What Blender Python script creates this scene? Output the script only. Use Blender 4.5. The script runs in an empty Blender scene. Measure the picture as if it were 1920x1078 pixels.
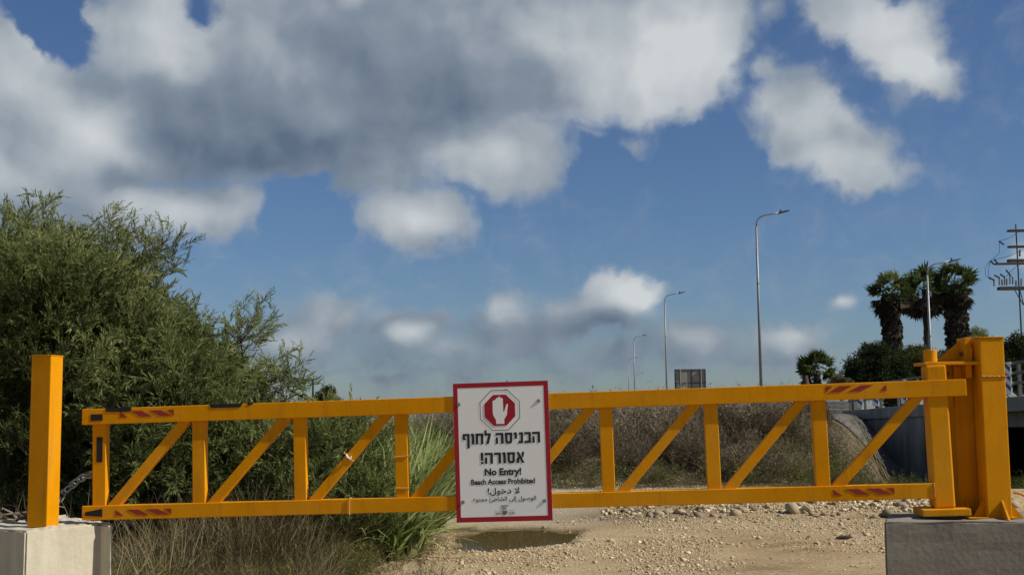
import bpy, bmesh, math, random
import numpy as np
from mathutils import Vector, Matrix, Euler

S = bpy.context.scene
COL = S.collection
rng = np.random.default_rng(11)
random.seed(5)
PI = math.pi

# ------------------------------------------------------------------ camera
FPX = 2300.0                      # focal length in photograph pixels (1920 wide)
PITCH = math.radians(5.75); ROLL = 0.0105
CAMZ = 1.5
cam = bpy.data.cameras.new('camera'); camo = bpy.data.objects.new('camera', cam); COL.objects.link(camo)
cam.sensor_width = 36; cam.lens = FPX / 1920 * 36
cam.clip_start = 0.05; cam.clip_end = 60000
_f = Vector((0, math.cos(PITCH), math.sin(PITCH))); _r0 = Vector((1, 0, 0)); _u0 = _r0.cross(_f)
_r = _r0 * math.cos(ROLL) - _u0 * math.sin(ROLL); _u = _u0 * math.cos(ROLL) + _r0 * math.sin(ROLL)
camo.matrix_world = Matrix(((_r.x, _u.x, -_f.x, 0), (_r.y, _u.y, -_f.y, 0), (_r.z, _u.z, -_f.z, CAMZ), (0, 0, 0, 1)))
S.camera = camo

def ray(x, y):
    return _f + _r * ((x - 960) / FPX) - _u * ((y - 539) / FPX)
def at(x, y, Y):                  # surveyed point: bearing read off the photo, at a real distance Y
    d = ray(x, y); return Vector((0, 0, CAMZ)) + d * (Y / d.y)

# ------------------------------------------------------------------ sun, sky, exposure
SUN = Vector((0.743, -0.172, 0.646)).normalized()
sun = bpy.data.lights.new('sun', 'SUN'); suno = bpy.data.objects.new('sun', sun); COL.objects.link(suno)
sun.energy = 4.8; sun.angle = math.radians(0.53); sun.color = (1.0, 0.93, 0.82)
suno.rotation_euler = (-SUN).to_track_quat('-Z', 'Y').to_euler()
suno.location = (20, -12, 20)
S.view_settings.view_transform = 'Standard'; S.view_settings.look = 'None'
S.view_settings.exposure = 0.0; S.view_settings.gamma = 1.0; S.view_settings.use_curve_mapping = False
S.render.engine = 'CYCLES'
S.cycles.use_denoising = True
S.cycles.max_bounces = 6; S.cycles.diffuse_bounces = 3; S.cycles.glossy_bounces = 3
S.cycles.transmission_bounces = 4; S.cycles.transparent_max_bounces = 6
S.cycles.caustics_reflective = False; S.cycles.caustics_refractive = False
S.cycles.sample_clamp_indirect = 4.0

def build_sky():
    w = bpy.data.worlds.new('World'); S.world = w; w.use_nodes = True
    nt = w.node_tree; nt.nodes.clear(); L = nt.links.new
    def node(t, **k):
        n = nt.nodes.new(t)
        for a, v in k.items(): setattr(n, a, v)
        return n
    def math_(op, a, b=None, c=None, clamp=False):
        n = node('ShaderNodeMath', operation=op, use_clamp=clamp)
        for i, v in enumerate((a, b, c)):
            if v is None: continue
            if isinstance(v, (int, float)): n.inputs[i].default_value = v
            else: L(v, n.inputs[i])
        return n.outputs[0]
    def vmath(op, a, b=None, scale=None):
        n = node('ShaderNodeVectorMath', operation=op)
        for i, v in enumerate((a, b)):
            if v is None: continue
            if isinstance(v, tuple): n.inputs[i].default_value = v
            else: L(v, n.inputs[i])
        if scale is not None: n.inputs['Scale'].default_value = scale
        return n.outputs[0]
    def noise(vec, scale, detail, rough, dims='2D', color=False):
        n = node('ShaderNodeTexNoise', noise_dimensions=dims)
        n.inputs['Scale'].default_value = scale; n.inputs['Detail'].default_value = detail
        n.inputs['Roughness'].default_value = rough; L(vec, n.inputs['Vector'])
        return n.outputs['Color' if color else 'Fac']
    def smooth(v, lo, hi):
        n = node('ShaderNodeMapRange', interpolation_type='SMOOTHSTEP'); L(v, n.inputs[0])
        n.inputs[1].default_value = lo; n.inputs[2].default_value = hi
        return n.outputs[0]
    sky = node('ShaderNodeTexSky', sky_type='NISHITA'); sky.sun_disc = False
    sky.sun_elevation = math.asin(SUN.z); sky.sun_rotation = math.atan2(SUN.x, SUN.y)
    sky.altitude = 0; sky.air_density = 1.0; sky.dust_density = 0.35; sky.ozone_density = 3.0
    tn = node('ShaderNodeMix', data_type='RGBA', blend_type='MULTIPLY'); tn.inputs[0].default_value = 1.0; L(sky.outputs[0], tn.inputs[6]); tn.inputs[7].default_value = (0.66, 0.79, 1.0, 1)
    bg = node('ShaderNodeBackground'); L(tn.outputs[2], bg.inputs[0]); bg.inputs[1].default_value = 0.070
    tc = node('ShaderNodeTexCoord'); d = tc.outputs['Generated']
    sep = node('ShaderNodeSeparateXYZ'); L(d, sep.inputs[0])
    az = math_('ARCTAN2', sep.outputs[0], sep.outputs[1]); el = math_('ARCSINE', sep.outputs[2])
    K = FPX / 100.0
    comb = node('ShaderNodeCombineXYZ'); L(math_('MULTIPLY', az, K), comb.inputs[0]); L(math_('MULTIPLY', el, K), comb.inputs[1])
    P0 = comb.outputs[0]
    # billows: push the coordinates around with two sizes of turbulence
    w1 = vmath('SCALE', vmath('SUBTRACT', noise(P0, 0.75, 3, 0.45, color=True), (0.5, 0.5, 0.5)), scale=0.85)
    w2 = vmath('SCALE', vmath('SUBTRACT', noise(P0, 2.8, 3, 0.55, color=True), (0.5, 0.5, 0.5)), scale=0.34)
    P = vmath('ADD', P0, vmath('ADD', w1, w2))
    Ps = vmath('ADD', P0, vmath('SCALE', w1, scale=0.5))
    def bearing(x, y):
        v = ray(x, y).normalized(); return math.atan2(v.x, v.y) * K, math.asin(v.z) * K
    def blob(x, y, rx, ry, rot, src):
        u, v = bearing(x, y)
        m = node('ShaderNodeMapping', vector_type='TEXTURE'); L(src, m.inputs[0])
        m.inputs[1].default_value = (u, v, 0); m.inputs[2].default_value = (0, 0, math.radians(rot)); m.inputs[3].default_value = (rx / 100, ry / 100, 1)
        g = node('ShaderNodeTexGradient', gradient_type='SPHERICAL'); L(m.outputs[0], g.inputs[0])
        return g.outputs['Fac']
    # cloud bodies: bearing, half sizes, turn, strength
    bodies = [
        (400,110,330,200,0,1.3),(250,170,160,150,0,1.2),(500,245,280,140,0,1.4),(330,275,110,95,0,1.1),(720,190,280,190,0,1.3),
        (700,40,450,170,0,1.3),(1010,90,380,190,0,1.4),(1240,105,215,165,0,1.4),(1330,40,130,120,0,1.0),(930,275,190,120,0,1.2),(1010,320,80,60,0,.7),
        (720,330,170,90,0,.9),(780,415,170,74,0,1.1),(850,425,70,52,0,.7),
        (40,250,260,300,0,1.3),(20,90,125,190,0,1.0),(160,300,190,190,0,1.2),(180,395,280,100,0,1.1),(370,385,180,80,0,1.0),(80,440,300,110,0,.9),
        (1455,130,55,75,25,.6),(1495,190,115,90,0,.9),(1545,265,165,95,-20,1.1),(1610,325,140,50,-8,.9),(1690,332,60,24,0,.45),(1420,250,50,70,0,.45),
        (1590,15,140,85,-20,1.1),(1665,60,130,90,-25,1.2),(1720,25,70,60,0,.7),(1705,130,95,75,0,1.0),(1762,142,70,50,0,.8),(1690,185,70,50,0,.4),
        (1180,275,62,40,0,.42),(1095,252,60,26,0,.32),(1440,15,42,42,0,.45),(1575,178,16,22,0,.4),
        (1165,560,125,80,0,1.15),(1130,600,175,62,0,.8),(1215,560,60,62,0,.8),(945,575,62,52,0,.6),(960,630,190,90,0,.8),(1050,600,120,82,0,.8),
        (760,622,130,56,0,.85),(620,600,160,85,0,.72),(655,530,62,38,0,.34),(860,665,520,74,0,.55),(550,650,150,82,0,.78),(1150,670,220,72,0,.55),
        (1300,650,130,66,0,.85),(1470,640,135,60,0,.9),(1400,680,300,46,0,.42),(1580,572,40,28,0,.5),(1915,480,55,62,0,.55),(490,545,40,22,0,.3),(780,705,600,40,0,.5),
    ]
    f = None
    for (x, y, rx, ry, rot, a) in bodies:
        g = math_('MULTIPLY', blob(x, y, rx, ry, rot, P if rx > 45 else Ps), a)
        if f is None: f = g
        else:
            n = node('ShaderNodeMath', operation='SMOOTH_MAX'); L(f, n.inputs[0]); L(g, n.inputs[1]); n.inputs[2].default_value = 0.18; f = n.outputs[0]
    for (x, y, rx, ry, rot, a) in [(88,20,80,120,18,1.7),(392,15,70,55,-30,.75),(1330,330,120,110,0,.8),(1130,330,90,60,0,.6),(575,400,100,90,0,1.2)]:
        f = math_('SUBTRACT', f, math_('MULTIPLY', blob(x, y, rx, ry, rot, P), a))
    # the same broken cumulus everywhere else round the horizon
    pl = vmath('DIVIDE', d, None); nt.nodes.remove(pl.node)
    hz = math_('ADD', math_('MAXIMUM', sep.outputs[2], 0.0), 0.22)
    dv = node('ShaderNodeCombineXYZ'); L(math_('DIVIDE', sep.outputs[0], hz), dv.inputs[0]); L(math_('DIVIDE', sep.outputs[1], hz), dv.inputs[1])
    gen = math_('MULTIPLY_ADD', smooth(noise(dv.outputs[0], 0.9, 6, 0.55), 0.45, 0.72), 1.1, -0.06)
    inside = node('ShaderNodeMapping', vector_type='TEXTURE'); L(P0, inside.inputs[0])
    cu, cv = bearing(960, 430)
    inside.inputs[1].default_value = (cu, cv, 0); inside.inputs[3].default_value = (18.5, 10.5, 1)
    ln = vmath('LENGTH', inside.outputs[0]); lnn = ln.node.outputs['Value']
    outm = smooth(lnn, 0.80, 1.05)
    mixf = node('ShaderNodeMix'); L(outm, mixf.inputs[0]); L(f, mixf.inputs[2]); L(gen, mixf.inputs[3])
    f = mixf.outputs[0]
    fine = noise(P, 1.9, 5, 0.55)
    dens = smooth(math_('ADD', f, math_('MULTIPLY', math_('SUBTRACT', fine, 0.5), 0.30)), 0.09, 0.58)
    # brightness: sunlit shoulders against grey bellies
    relief = math_('SUBTRACT', noise(Ps, 0.85, 3, 0.45), noise(vmath('ADD', Ps, (0.26, 0.30, 0)), 0.85, 3, 0.45))
    b = math_('MULTIPLY_ADD', relief, 0.46, 0.50)
    lights = [(310,70,150,140,.36),(1250,120,260,190,.52),(1330,40,120,120,.2),(1010,70,170,90,.22),(175,225,130,80,.42),(165,290,140,70,.36),(30,140,120,150,.34),(330,388,220,60,.34),
              (890,285,130,80,.28),(785,412,130,56,.50),(960,320,110,70,.16),(1520,215,130,90,.30),(1570,310,170,70,.38),(1650,50,170,120,.46),(1720,130,110,70,.42),
              (1180,545,120,70,.46),(770,628,62,36,.44),(1220,570,70,50,.3),(1580,572,40,26,.4),(1905,480,60,60,.36),(945,575,60,40,.14),(600,225,80,60,.12),(660,5,40,40,.3),(20,330,140,90,.12),(640,590,110,50,.20),(1310,640,100,44,.30),(1460,632,110,44,.32),(555,640,90,44,.26),(1060,585,90,44,.20),(860,655,120,36,.16),(945,585,70,44,.16),(770,628,80,40,.10),(1000,200,260,150,.10)]
    darks = [(450,270,430,160,.34),(830,165,320,140,.24),(660,75,160,120,.14),(205,330,48,34,.18),(240,345,40,22,.14),(640,285,320,90,.10),(900,200,220,80,.12),
             (1130,605,160,34,.12),(700,355,120,30,.08),(60,420,220,60,.10),(900,690,1150,190,.27),(700,685,300,16,.05)]
    for (x, y, rx, ry, a) in lights: b = math_('MULTIPLY_ADD', smooth(blob(x, y, rx, ry, 0, Ps), 0, 1), a, b)
    for (x, y, rx, ry, a) in darks: b = math_('MULTIPLY_ADD', smooth(blob(x, y, rx, ry, 0, Ps), 0, 1), -a, b)
    rim = math_('SUBTRACT', 1.0, smooth(f, 0.15, 0.75)); b = math_('MULTIPLY_ADD', rim, 0.10, b)
    ramp = node('ShaderNodeValToRGB'); L(b, ramp.inputs[0])
    e = ramp.color_ramp.elements
    e[0].position = 0.0; e[0].color = (0.080, 0.120, 0.185, 1)
    e[1].position = 1.0; e[1].color = (0.62, 0.65, 0.665, 1)
    k = e.new(0.45); k.color = (0.235, 0.285, 0.345, 1)
    bg2 = node('ShaderNodeBackground'); L(ramp.outputs[0], bg2.inputs[0]); bg2.inputs[1].default_value = 1.0
    above = smooth(sep.outputs[2], -0.02, 0.01)
    mix = node('ShaderNodeMixShader'); L(math_('MULTIPLY', math_('MULTIPLY', dens, 0.96), above), mix.inputs[0]); L(bg.outputs[0], mix.inputs[1]); L(bg2.outputs[0], mix.inputs[2])
    out = node('ShaderNodeOutputWorld'); L(mix.outputs[0], out.inputs[0])
    w.cycles.sampling_method = 'MANUAL'; w.cycles.sample_map_resolution = 512
build_sky()

# ------------------------------------------------------------------ helpers
def tag(o, label=None, cat=None, group=None, kind=None):
    if label: o['label'] = label
    if cat: o['category'] = cat
    if group: o['group'] = group
    if kind: o['kind'] = kind
    return o
def thing(name, label, cat, loc=(0, 0, 0), rot=(0, 0, 0), group=None):
    o = bpy.data.objects.new(name, None); COL.objects.link(o); o.empty_display_size = 0.2
    o.location = loc; o.rotation_euler = rot
    return tag(o, label, cat, group)
def link(name, me, mat, parent=None, bevel=0.0, smooth_=False, loc=None):
    o = bpy.data.objects.new(name, me); COL.objects.link(o)
    if mat is not None and len(me.materials) == 0: me.materials.append(mat)
    if parent is not None: o.parent = parent
    if loc is not None: o.location = loc
    if bevel:
        m = o.modifiers.new('bevel', 'BEVEL'); m.width = bevel; m.segments = 2; m.limit_method = 'ANGLE'; m.angle_limit = math.radians(40)
    if smooth_:
        me.polygons.foreach_set('use_smooth', [True] * len(me.polygons))
    return o
class MB:
    def __init__(s): s.v = []; s.f = []
    def add(s, vs, fs):
        n = len(s.v); s.v += [tuple(v) for v in vs]; s.f += [tuple(i + n for i in f) for f in fs]; return s
    def box(s, a, b, M=None):
        x0, y0, z0 = a; x1, y1, z1 = b
        vs = [Vector(p) for p in ((x0,y0,z0),(x1,y0,z0),(x1,y1,z0),(x0,y1,z0),(x0,y0,z1),(x1,y0,z1),(x1,y1,z1),(x0,y1,z1))]
        if M is not None: vs = [M @ p for p in vs]
        return s.add(vs, [(0,3,2,1),(4,5,6,7),(0,1,5,4),(1,2,6,5),(2,3,7,6),(3,0,4,7)])
    def prism(s, poly, y0, y1):          # outline in x,z, extruded in y
        n = len(poly)
        vs = [(p[0], y0, p[1]) for p in poly] + [(p[0], y1, p[1]) for p in poly]
        return s.add(vs, [tuple(range(n)), tuple(range(2 * n - 1, n - 1, -1))] + [(i, i + n, (i + 1) % n + n, (i + 1) % n) for i in range(n)])
    def column(s, poly, z0, z1):         # outline in x,y, extruded in z
        n = len(poly)
        vs = [(p[0], p[1], z0) for p in poly] + [(p[0], p[1], z1) for p in poly]
        return s.add(vs, [tuple(range(n - 1, -1, -1)), tuple(range(n, 2 * n))] + [(i, (i + 1) % n, (i + 1) % n + n, i + n) for i in range(n)])
    def tube(s, pts, r, n=8, cap=True):
        pts = [Vector(p) for p in pts]; rr = r if isinstance(r, (list, tuple)) else [r] * len(pts)
        rings = []; up = Vector((0.3, 0.2, 1)).normalized(); prev = None
        for i, p in enumerate(pts):
            t = (pts[min(i + 1, len(pts) - 1)] - pts[max(i - 1, 0)]).normalized()
            if prev is None:
                a = t.cross(up); a = a if a.length > .05 else t.cross(Vector((1, 0, 0))); a.normalize()
            else: a = (prev - t * prev.dot(t)).normalized()
            prev = a; b = t.cross(a)
            rings.append([p + (a * math.cos(2 * PI * k / n) + b * math.sin(2 * PI * k / n)) * rr[i] for k in range(n)])
        vs = [v for R in rings for v in R]; fs = []
        for i in range(len(rings) - 1):
            for k in range(n):
                fs.append((i*n+k, i*n+(k+1) % n, (i+1)*n+(k+1) % n, (i+1)*n+k))
        if cap: fs.append(tuple(range(n - 1, -1, -1))); fs.append(tuple((len(rings)-1)*n + k for k in range(n)))
        return s.add(vs, fs)
    def mesh(s, name):
        me = bpy.data.meshes.new(name); me.from_pydata(s.v, [], s.f); me.update(); return me
    def build(s, name, mat, parent=None, bevel=0.0, smooth_=False, fix=True):
        me = s.mesh(name)
        if fix:
            bm = bmesh.new(); bm.from_mesh(me); bmesh.ops.recalc_face_normals(bm, faces=bm.faces); bm.to_mesh(me); bm.free()
        return link(name, me, mat, parent, bevel, smooth_)
def mesh_np(name, V, F, tint=None):
    me = bpy.data.meshes.new(name); V = np.asarray(V, np.float32); F = np.asarray(F, np.int32)
    k = F.shape[1]
    me.vertices.add(len(V)); me.vertices.foreach_set('co', V.ravel())
    me.loops.add(F.size); me.loops.foreach_set('vertex_index', F.ravel())
    me.polygons.add(len(F)); me.polygons.foreach_set('loop_start', np.arange(0, F.size, k, dtype=np.int32))
    try: me.polygons.foreach_set('loop_total', np.full(len(F), k, np.int32))
    except Exception: pass
    if tint is not None:
        a = me.attributes.new('tint', 'FLOAT', 'POINT'); a.data.foreach_set('value', np.asarray(tint, np.float32))
    me.update(calc_edges=True); return me

# ---- materials
def srgb(r, g, b):
    f = lambda c: ((c / 255 + .055) / 1.055) ** 2.4 if c > 10 else c / 255 / 12.92
    return (f(r), f(g), f(b))
def material(name, base, rough=0.6, vary=0.0, vscale=4.0, base2=None, bump=0.0, bscale=40.0, metallic=0.0, spec=0.5, stretch=None, mottle=None):
    m = bpy.data.materials.new(name); m.use_nodes = True; nt = m.node_tree; L = nt.links.new
    p = nt.nodes['Principled BSDF']; p.inputs['Roughness'].default_value = rough; p.inputs['Metallic'].default_value = metallic
    p.inputs['Specular IOR Level'].default_value = spec
    p.inputs['Base Color'].default_value = (*base, 1)
    tc = nt.nodes.new('ShaderNodeTexCoord'); vec = tc.outputs['Object']
    if vary or base2:
        n = nt.nodes.new('ShaderNodeTexNoise'); n.inputs['Scale'].default_value = vscale; n.inputs['Detail'].default_value = 8; n.inputs['Roughness'].default_value = 0.65
        v = vec
        if stretch:
            mp = nt.nodes.new('ShaderNodeMapping'); mp.inputs[3].default_value = stretch; L(vec, mp.inputs[0]); v = mp.outputs[0]
        L(v, n.inputs['Vector'])
        r = nt.nodes.new('ShaderNodeValToRGB'); L(n.outputs['Fac'], r.inputs[0])
        r.color_ramp.elements[0].position = 0.34; r.color_ramp.elements[1].position = 0.66
        b2 = base2 or tuple(c * (1 - vary) for c in base)
        r.color_ramp.elements[0].color = (*b2, 1); r.color_ramp.elements[1].color = (*base, 1)
        out = r.outputs[0]
        if mottle:
            n2 = nt.nodes.new('ShaderNodeTexNoise'); n2.inputs['Scale'].default_value = mottle[1]; n2.inputs['Detail'].default_value = 6; L(vec, n2.inputs['Vector'])
            r2 = nt.nodes.new('ShaderNodeValToRGB'); L(n2.outputs['Fac'], r2.inputs[0]); r2.color_ramp.elements[0].position = mottle[2]; r2.color_ramp.elements[1].position = mottle[2] + .12
            r2.color_ramp.elements[0].color = (0, 0, 0, 1); r2.color_ramp.elements[1].color = (1, 1, 1, 1)
            mx = nt.nodes.new('ShaderNodeMix'); mx.data_type = 'RGBA'; L(r2.outputs[0], mx.inputs[0]); L(out, mx.inputs[6]); mx.inputs[7].default_value = (*mottle[0], 1); out = mx.outputs[2]
        L(out, p.inputs['Base Color'])
    if bump:
        n = nt.nodes.new('ShaderNodeTexNoise'); n.inputs['Scale'].default_value = bscale; n.inputs['Detail'].default_value = 6; L(vec, n.inputs['Vector'])
        bp = nt.nodes.new('ShaderNodeBump'); bp.inputs['Strength'].default_value = bump; bp.inputs['Distance'].default_value = 0.01; L(n.outputs['Fac'], bp.inputs['Height']); L(bp.outputs[0], p.inputs['Normal'])
    return m
def leaf_material(name, cols, trans=0.3, rough=0.7):
    m = bpy.data.materials.new(name); m.use_nodes = True; nt = m.node_tree; L = nt.links.new; nt.nodes.clear()
    a = nt.nodes.new('ShaderNodeAttribute'); a.attribute_name = 'tint'
    r = nt.nodes.new('ShaderNodeValToRGB'); L(a.outputs['Fac'], r.inputs[0])
    e = r.color_ramp.elements
    e[0].position = 0; e[0].color = (*cols[0], 1); e[1].position = 1; e[1].color = (*cols[-1], 1)
    for i, c in enumerate(cols[1:-1]): x = e.new((i + 1) / (len(cols) - 1)); x.color = (*c, 1)
    d = nt.nodes.new('ShaderNodeBsdfDiffuse'); t = nt.nodes.new('ShaderNodeBsdfTranslucent'); mx = nt.nodes.new('ShaderNodeMixShader'); mx.inputs[0].default_value = trans
    L(r.outputs[0], d.inputs[0]); L(r.outputs[0], t.inputs[0]); L(d.outputs[0], mx.inputs[1]); L(t.outputs[0], mx.inputs[2])
    o = nt.nodes.new('ShaderNodeOutputMaterial'); L(mx.outputs[0], o.inputs[0]); return m

M = {}
M['paint'] = material('yellow_paint', (0.70, 0.284, 0.001), 0.6, vary=0.16, vscale=3.5, bump=0.08, bscale=50, spec=0.08, mottle=((0.42, 0.16, 0.01), 22, .69))
def weather_paint():
    m = M['paint']; nt = m.node_tree; L = nt.links.new; p = nt.nodes['Principled BSDF']; src = p.inputs['Base Color'].links[0].from_socket
    tc = nt.nodes.new('ShaderNodeTexCoord'); mp = nt.nodes.new('ShaderNodeMapping'); mp.inputs[3].default_value = (9, 9, .9); L(tc.outputs['Object'], mp.inputs[0])
    def lay(src, vec, sc, lo, hi, col, amt):
        n = nt.nodes.new('ShaderNodeTexNoise'); n.inputs['Scale'].default_value = sc; n.inputs['Detail'].default_value = 7; n.inputs['Roughness'].default_value = .65; L(vec, n.inputs['Vector'])
        r = nt.nodes.new('ShaderNodeMapRange'); L(n.outputs['Fac'], r.inputs[0]); r.inputs[1].default_value = lo; r.inputs[2].default_value = hi; r.inputs[4].default_value = amt
        x = nt.nodes.new('ShaderNodeMix'); x.data_type = 'RGBA'; L(r.outputs[0], x.inputs[0]); L(src, x.inputs[6]); x.inputs[7].default_value = (*col, 1); return x.outputs[2]
    c = lay(src, mp.outputs[0], 1.5, .52, .74, (0.30, 0.13, 0.02), .55)          # grime runs
    c = lay(c, tc.outputs['Object'], 1.1, .45, .75, (0.78, 0.40, 0.04), .5)        # sun faded patches
    c = lay(c, tc.outputs['Object'], 38, .715, .735, (0.10, 0.045, 0.02), .9)      # rust chips
    L(c, p.inputs['Base Color'])
weather_paint()
M['weld'] = material('weld_bead', (0.62, 0.28, 0.03), 0.5, vary=0.5, vscale=60, bump=0.6, bscale=120)
M['redtape'] = material('red_tape', (0.30, 0.018, 0.010), 0.45, vary=0.2, vscale=30)
M['blacktape'] = material('black_tape', (0.007, 0.007, 0.008), 0.8, vary=0.4, vscale=25, bump=0.2)
M['cord'] = material('cord', (0.66, 0.40, 0.12), 0.8, vary=0.2, vscale=40)
M['steel'] = material('galvanised_steel', (0.30, 0.31, 0.31), 0.5, vary=0.25, vscale=9, metallic=0.35)
M['railsteel'] = material('weathered_railing', (0.17, 0.165, 0.15), 0.7, vary=0.35, vscale=2)
M['dark_steel'] = material('dark_steel', (0.05, 0.05, 0.052), 0.55, vary=0.3, vscale=12, metallic=0.2)
M['oldsteel'] = material('weathered_steel', (0.055, 0.05, 0.042), 0.8, vary=0.4, vscale=3)
M['rust'] = material('rusty_steel', (0.16, 0.10, 0.06), 0.75, vary=0.5, vscale=18)
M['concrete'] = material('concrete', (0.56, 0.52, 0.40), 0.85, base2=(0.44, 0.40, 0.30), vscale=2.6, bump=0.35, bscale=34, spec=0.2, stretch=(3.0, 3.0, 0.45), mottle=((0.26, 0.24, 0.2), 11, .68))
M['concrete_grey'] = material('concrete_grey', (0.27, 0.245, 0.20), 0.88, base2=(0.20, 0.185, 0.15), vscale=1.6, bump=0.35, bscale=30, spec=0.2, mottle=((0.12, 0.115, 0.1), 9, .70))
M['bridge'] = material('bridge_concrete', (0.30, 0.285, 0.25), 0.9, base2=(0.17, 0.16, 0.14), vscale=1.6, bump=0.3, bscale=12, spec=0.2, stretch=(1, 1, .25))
M['wall_dark'] = material('dark_concrete', (0.10, 0.10, 0.098), 0.9, vary=0.4, vscale=0.6, spec=0.2)  # darker concrete tone for the pier and walls under the deck
M['paving'] = material('slope_paving', (0.14, 0.13, 0.11), 0.92, vary=0.35, vscale=1.3, bump=0.6, bscale=8, spec=0.2)
M['asphalt'] = material('asphalt', (0.055, 0.055, 0.056), 0.9, vary=0.3, vscale=0.5, bump=0.3, bscale=30, spec=0.2)
M['white'] = material('sign_white', (0.86, 0.88, 0.84), 0.5, vary=0.04, vscale=3, spec=0.3)
M['red'] = material('sign_red', (0.36, 0.012, 0.024), 0.45, vary=0.12, vscale=6, spec=0.3)
M['black'] = material('print_black', (0.012, 0.012, 0.012), 0.5)
M['brownline'] = material('print_dark_red', (0.10, 0.03, 0.03), 0.5)
M['greyprint'] = material('print_grey', (0.14, 0.14, 0.13), 0.5)
M['signback'] = material('sign_back', (0.30, 0.31, 0.28), 0.6, vary=0.22, vscale=2.0)
M['bark'] = material('bark', (0.115, 0.09, 0.065), 0.9, vary=0.5, vscale=14, bump=0.6, bscale=30, spec=0.15)
M['palebark'] = material('pale_wood', (0.36, 0.31, 0.24), 0.9, vary=0.4, vscale=20, spec=0.15)
M['palmbark'] = material('palm_bark', (0.075, 0.064, 0.052), 0.95, vary=0.55, vscale=5, bump=1.0, bscale=9, spec=0.1, stretch=(1, 1, .35))
M['lamp_white'] = material('lamp_white', (0.8, 0.82, 0.85), 0.4)
M['insul'] = material('insulator', (0.045, 0.045, 0.05), 0.5)
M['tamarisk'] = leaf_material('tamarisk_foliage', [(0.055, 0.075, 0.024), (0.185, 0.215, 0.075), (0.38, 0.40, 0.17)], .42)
M['drygrass'] = leaf_material('dry_grass', [(0.070, 0.056, 0.026), (0.17, 0.135, 0.066), (0.33, 0.27, 0.16)], .25)
M['reed'] = leaf_material('reed_leaf', [(0.085, 0.13, 0.033), (0.20, 0.265, 0.075), (0.42, 0.45, 0.20)], .40)
M['scrub'] = leaf_material('dry_scrub', [(0.060, 0.045, 0.027), (0.165, 0.132, 0.085), (0.44, 0.37, 0.25)], .28)
M['weed'] = leaf_material('green_weed', [(0.048, 0.056, 0.016), (0.11, 0.12, 0.036), (0.22, 0.22, 0.085)], .3)
M['dkleaf'] = leaf_material('dark_leaf', [(0.016, 0.026, 0.010), (0.036, 0.050, 0.018), (0.072, 0.080, 0.033)], .25)
M['palmleaf'] = leaf_material('palm_leaf', [(0.030, 0.050, 0.016), (0.068, 0.095, 0.028), (0.14, 0.16, 0.055)], .3)
M['palmdead'] = leaf_material('palm_dead_leaf', [(0.032, 0.027, 0.019), (0.065, 0.054, 0.038), (0.12, 0.10, 0.068)], .2)

# ------------------------------------------------------------------ terrain
def sstep(a, b, x):
    t = np.clip((x - a) / (b - a), 0, 1); return t * t * (3 - 2 * t)
_ph = np.random.default_rng(3)
_waves = [(_ph.uniform(0, 2 * PI), _ph.uniform(0, 2 * PI)) for _ in range(60)]
def fbm(x, y, base=1.0, octaves=5, gain=0.5):
    s = 0; a = 1.0; f = base
    for o in range(octaves):
        t = 0
        for k in range(4):
            th, ph = _waves[o * 4 + k]
            t = t + np.sin((x * math.cos(th) + y * math.sin(th)) * f * (1 + .23 * k) + ph + 1.7 * np.sin((x * math.sin(th) - y * math.cos(th)) * f * .6 + k))
        s = s + a * t / 4; a *= gain; f *= 2.03
    return s
def edge_d(x, y): return ((x - 4.7) * 32 - (y - 26) * 11) / 33.84      # distance right of the embankment shoulder
def height(x, y):
    x = np.asarray(x, float); y = np.asarray(y, float)
    near = 1 - sstep(26, 45, y)
    h = fbm(x, y, 0.45, 5) * 0.020 + fbm(x, y, 3.1, 3) * 0.008 * near
    # embankment that carries the road; its right flank drops to the culvert channel
    d = edge_d(x, y)
    flank = 1 - sstep(0.0, 3.0, d)
    bank = sstep(24.0 + fbm(x, y * 0, .35, 2) * .5, 29.5, y)
    h = h + (0.95 + 0.22 * sstep(2, 9, x) - 0.30 * sstep(0, -4, x)) * bank * flank
    h = h - 1.45 * sstep(22, 34, y) * sstep(0.4, 3.4, d) * (1 - sstep(60, 64, y)) + 1.0 * sstep(60, 64, y) * sstep(0.4, 3.4, d)
    # stony spoil ridge, puddle and trickle
    h = h + 0.17 * np.exp(-((y - 18.9) / 0.75) ** 2) * sstep(1.2, 2.8, x) * (1 - sstep(8.5, 10, x)) * (1 + .5 * fbm(x, y, 1.7, 3))
    h = h + 0.10 * np.exp(-((x + 1.75) / .5) ** 2 - ((y - 14.2) / 1.1) ** 2)
    h = np.where((y > 12.6) & (y < 17) & (np.abs(x) < 1.5), np.minimum(h, .012), h)
    q = np.sqrt(((x + 0.02 - .10 * (y - 15)) / 0.76) ** 2 + ((y - 15.1) / 1.45) ** 2) + .22 * fbm(x, y, 2.3, 4)
    h = h - 0.13 * (1 - sstep(0.62, 1.12, q))
    q2 = np.sqrt(((x + 0.85) / 0.42) ** 2 + ((y - 16.15) / .36) ** 2); h = h - 0.10 * (1 - sstep(.6, 1.1, q2))
    q3 = np.sqrt(((x - 6.2) / 1.9) ** 2 + ((y - 17.15) / 0.42) ** 2) + .16 * fbm(x, y, 2.1, 2)
    h = h - 0.14 * (1 - sstep(0.6, 1.1, q3))
    q4 = np.sqrt(((x - 2.35) / .42) ** 2 + ((y - 18.1) / 0.3) ** 2); h = h - 0.10 * (1 - sstep(.5, 1.1, q4))
    # out to the shore
    far = sstep(150, 320, np.hypot(x, y)) * (1 - sstep(0.08, .12, x / np.maximum(y, 1)) * (y > 0) * (1 - sstep(900, 1500, y)))
    h = h * (1 - far) - 3.0 * far
    return h
def Z(x, y): return float(height(x, y))

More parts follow.
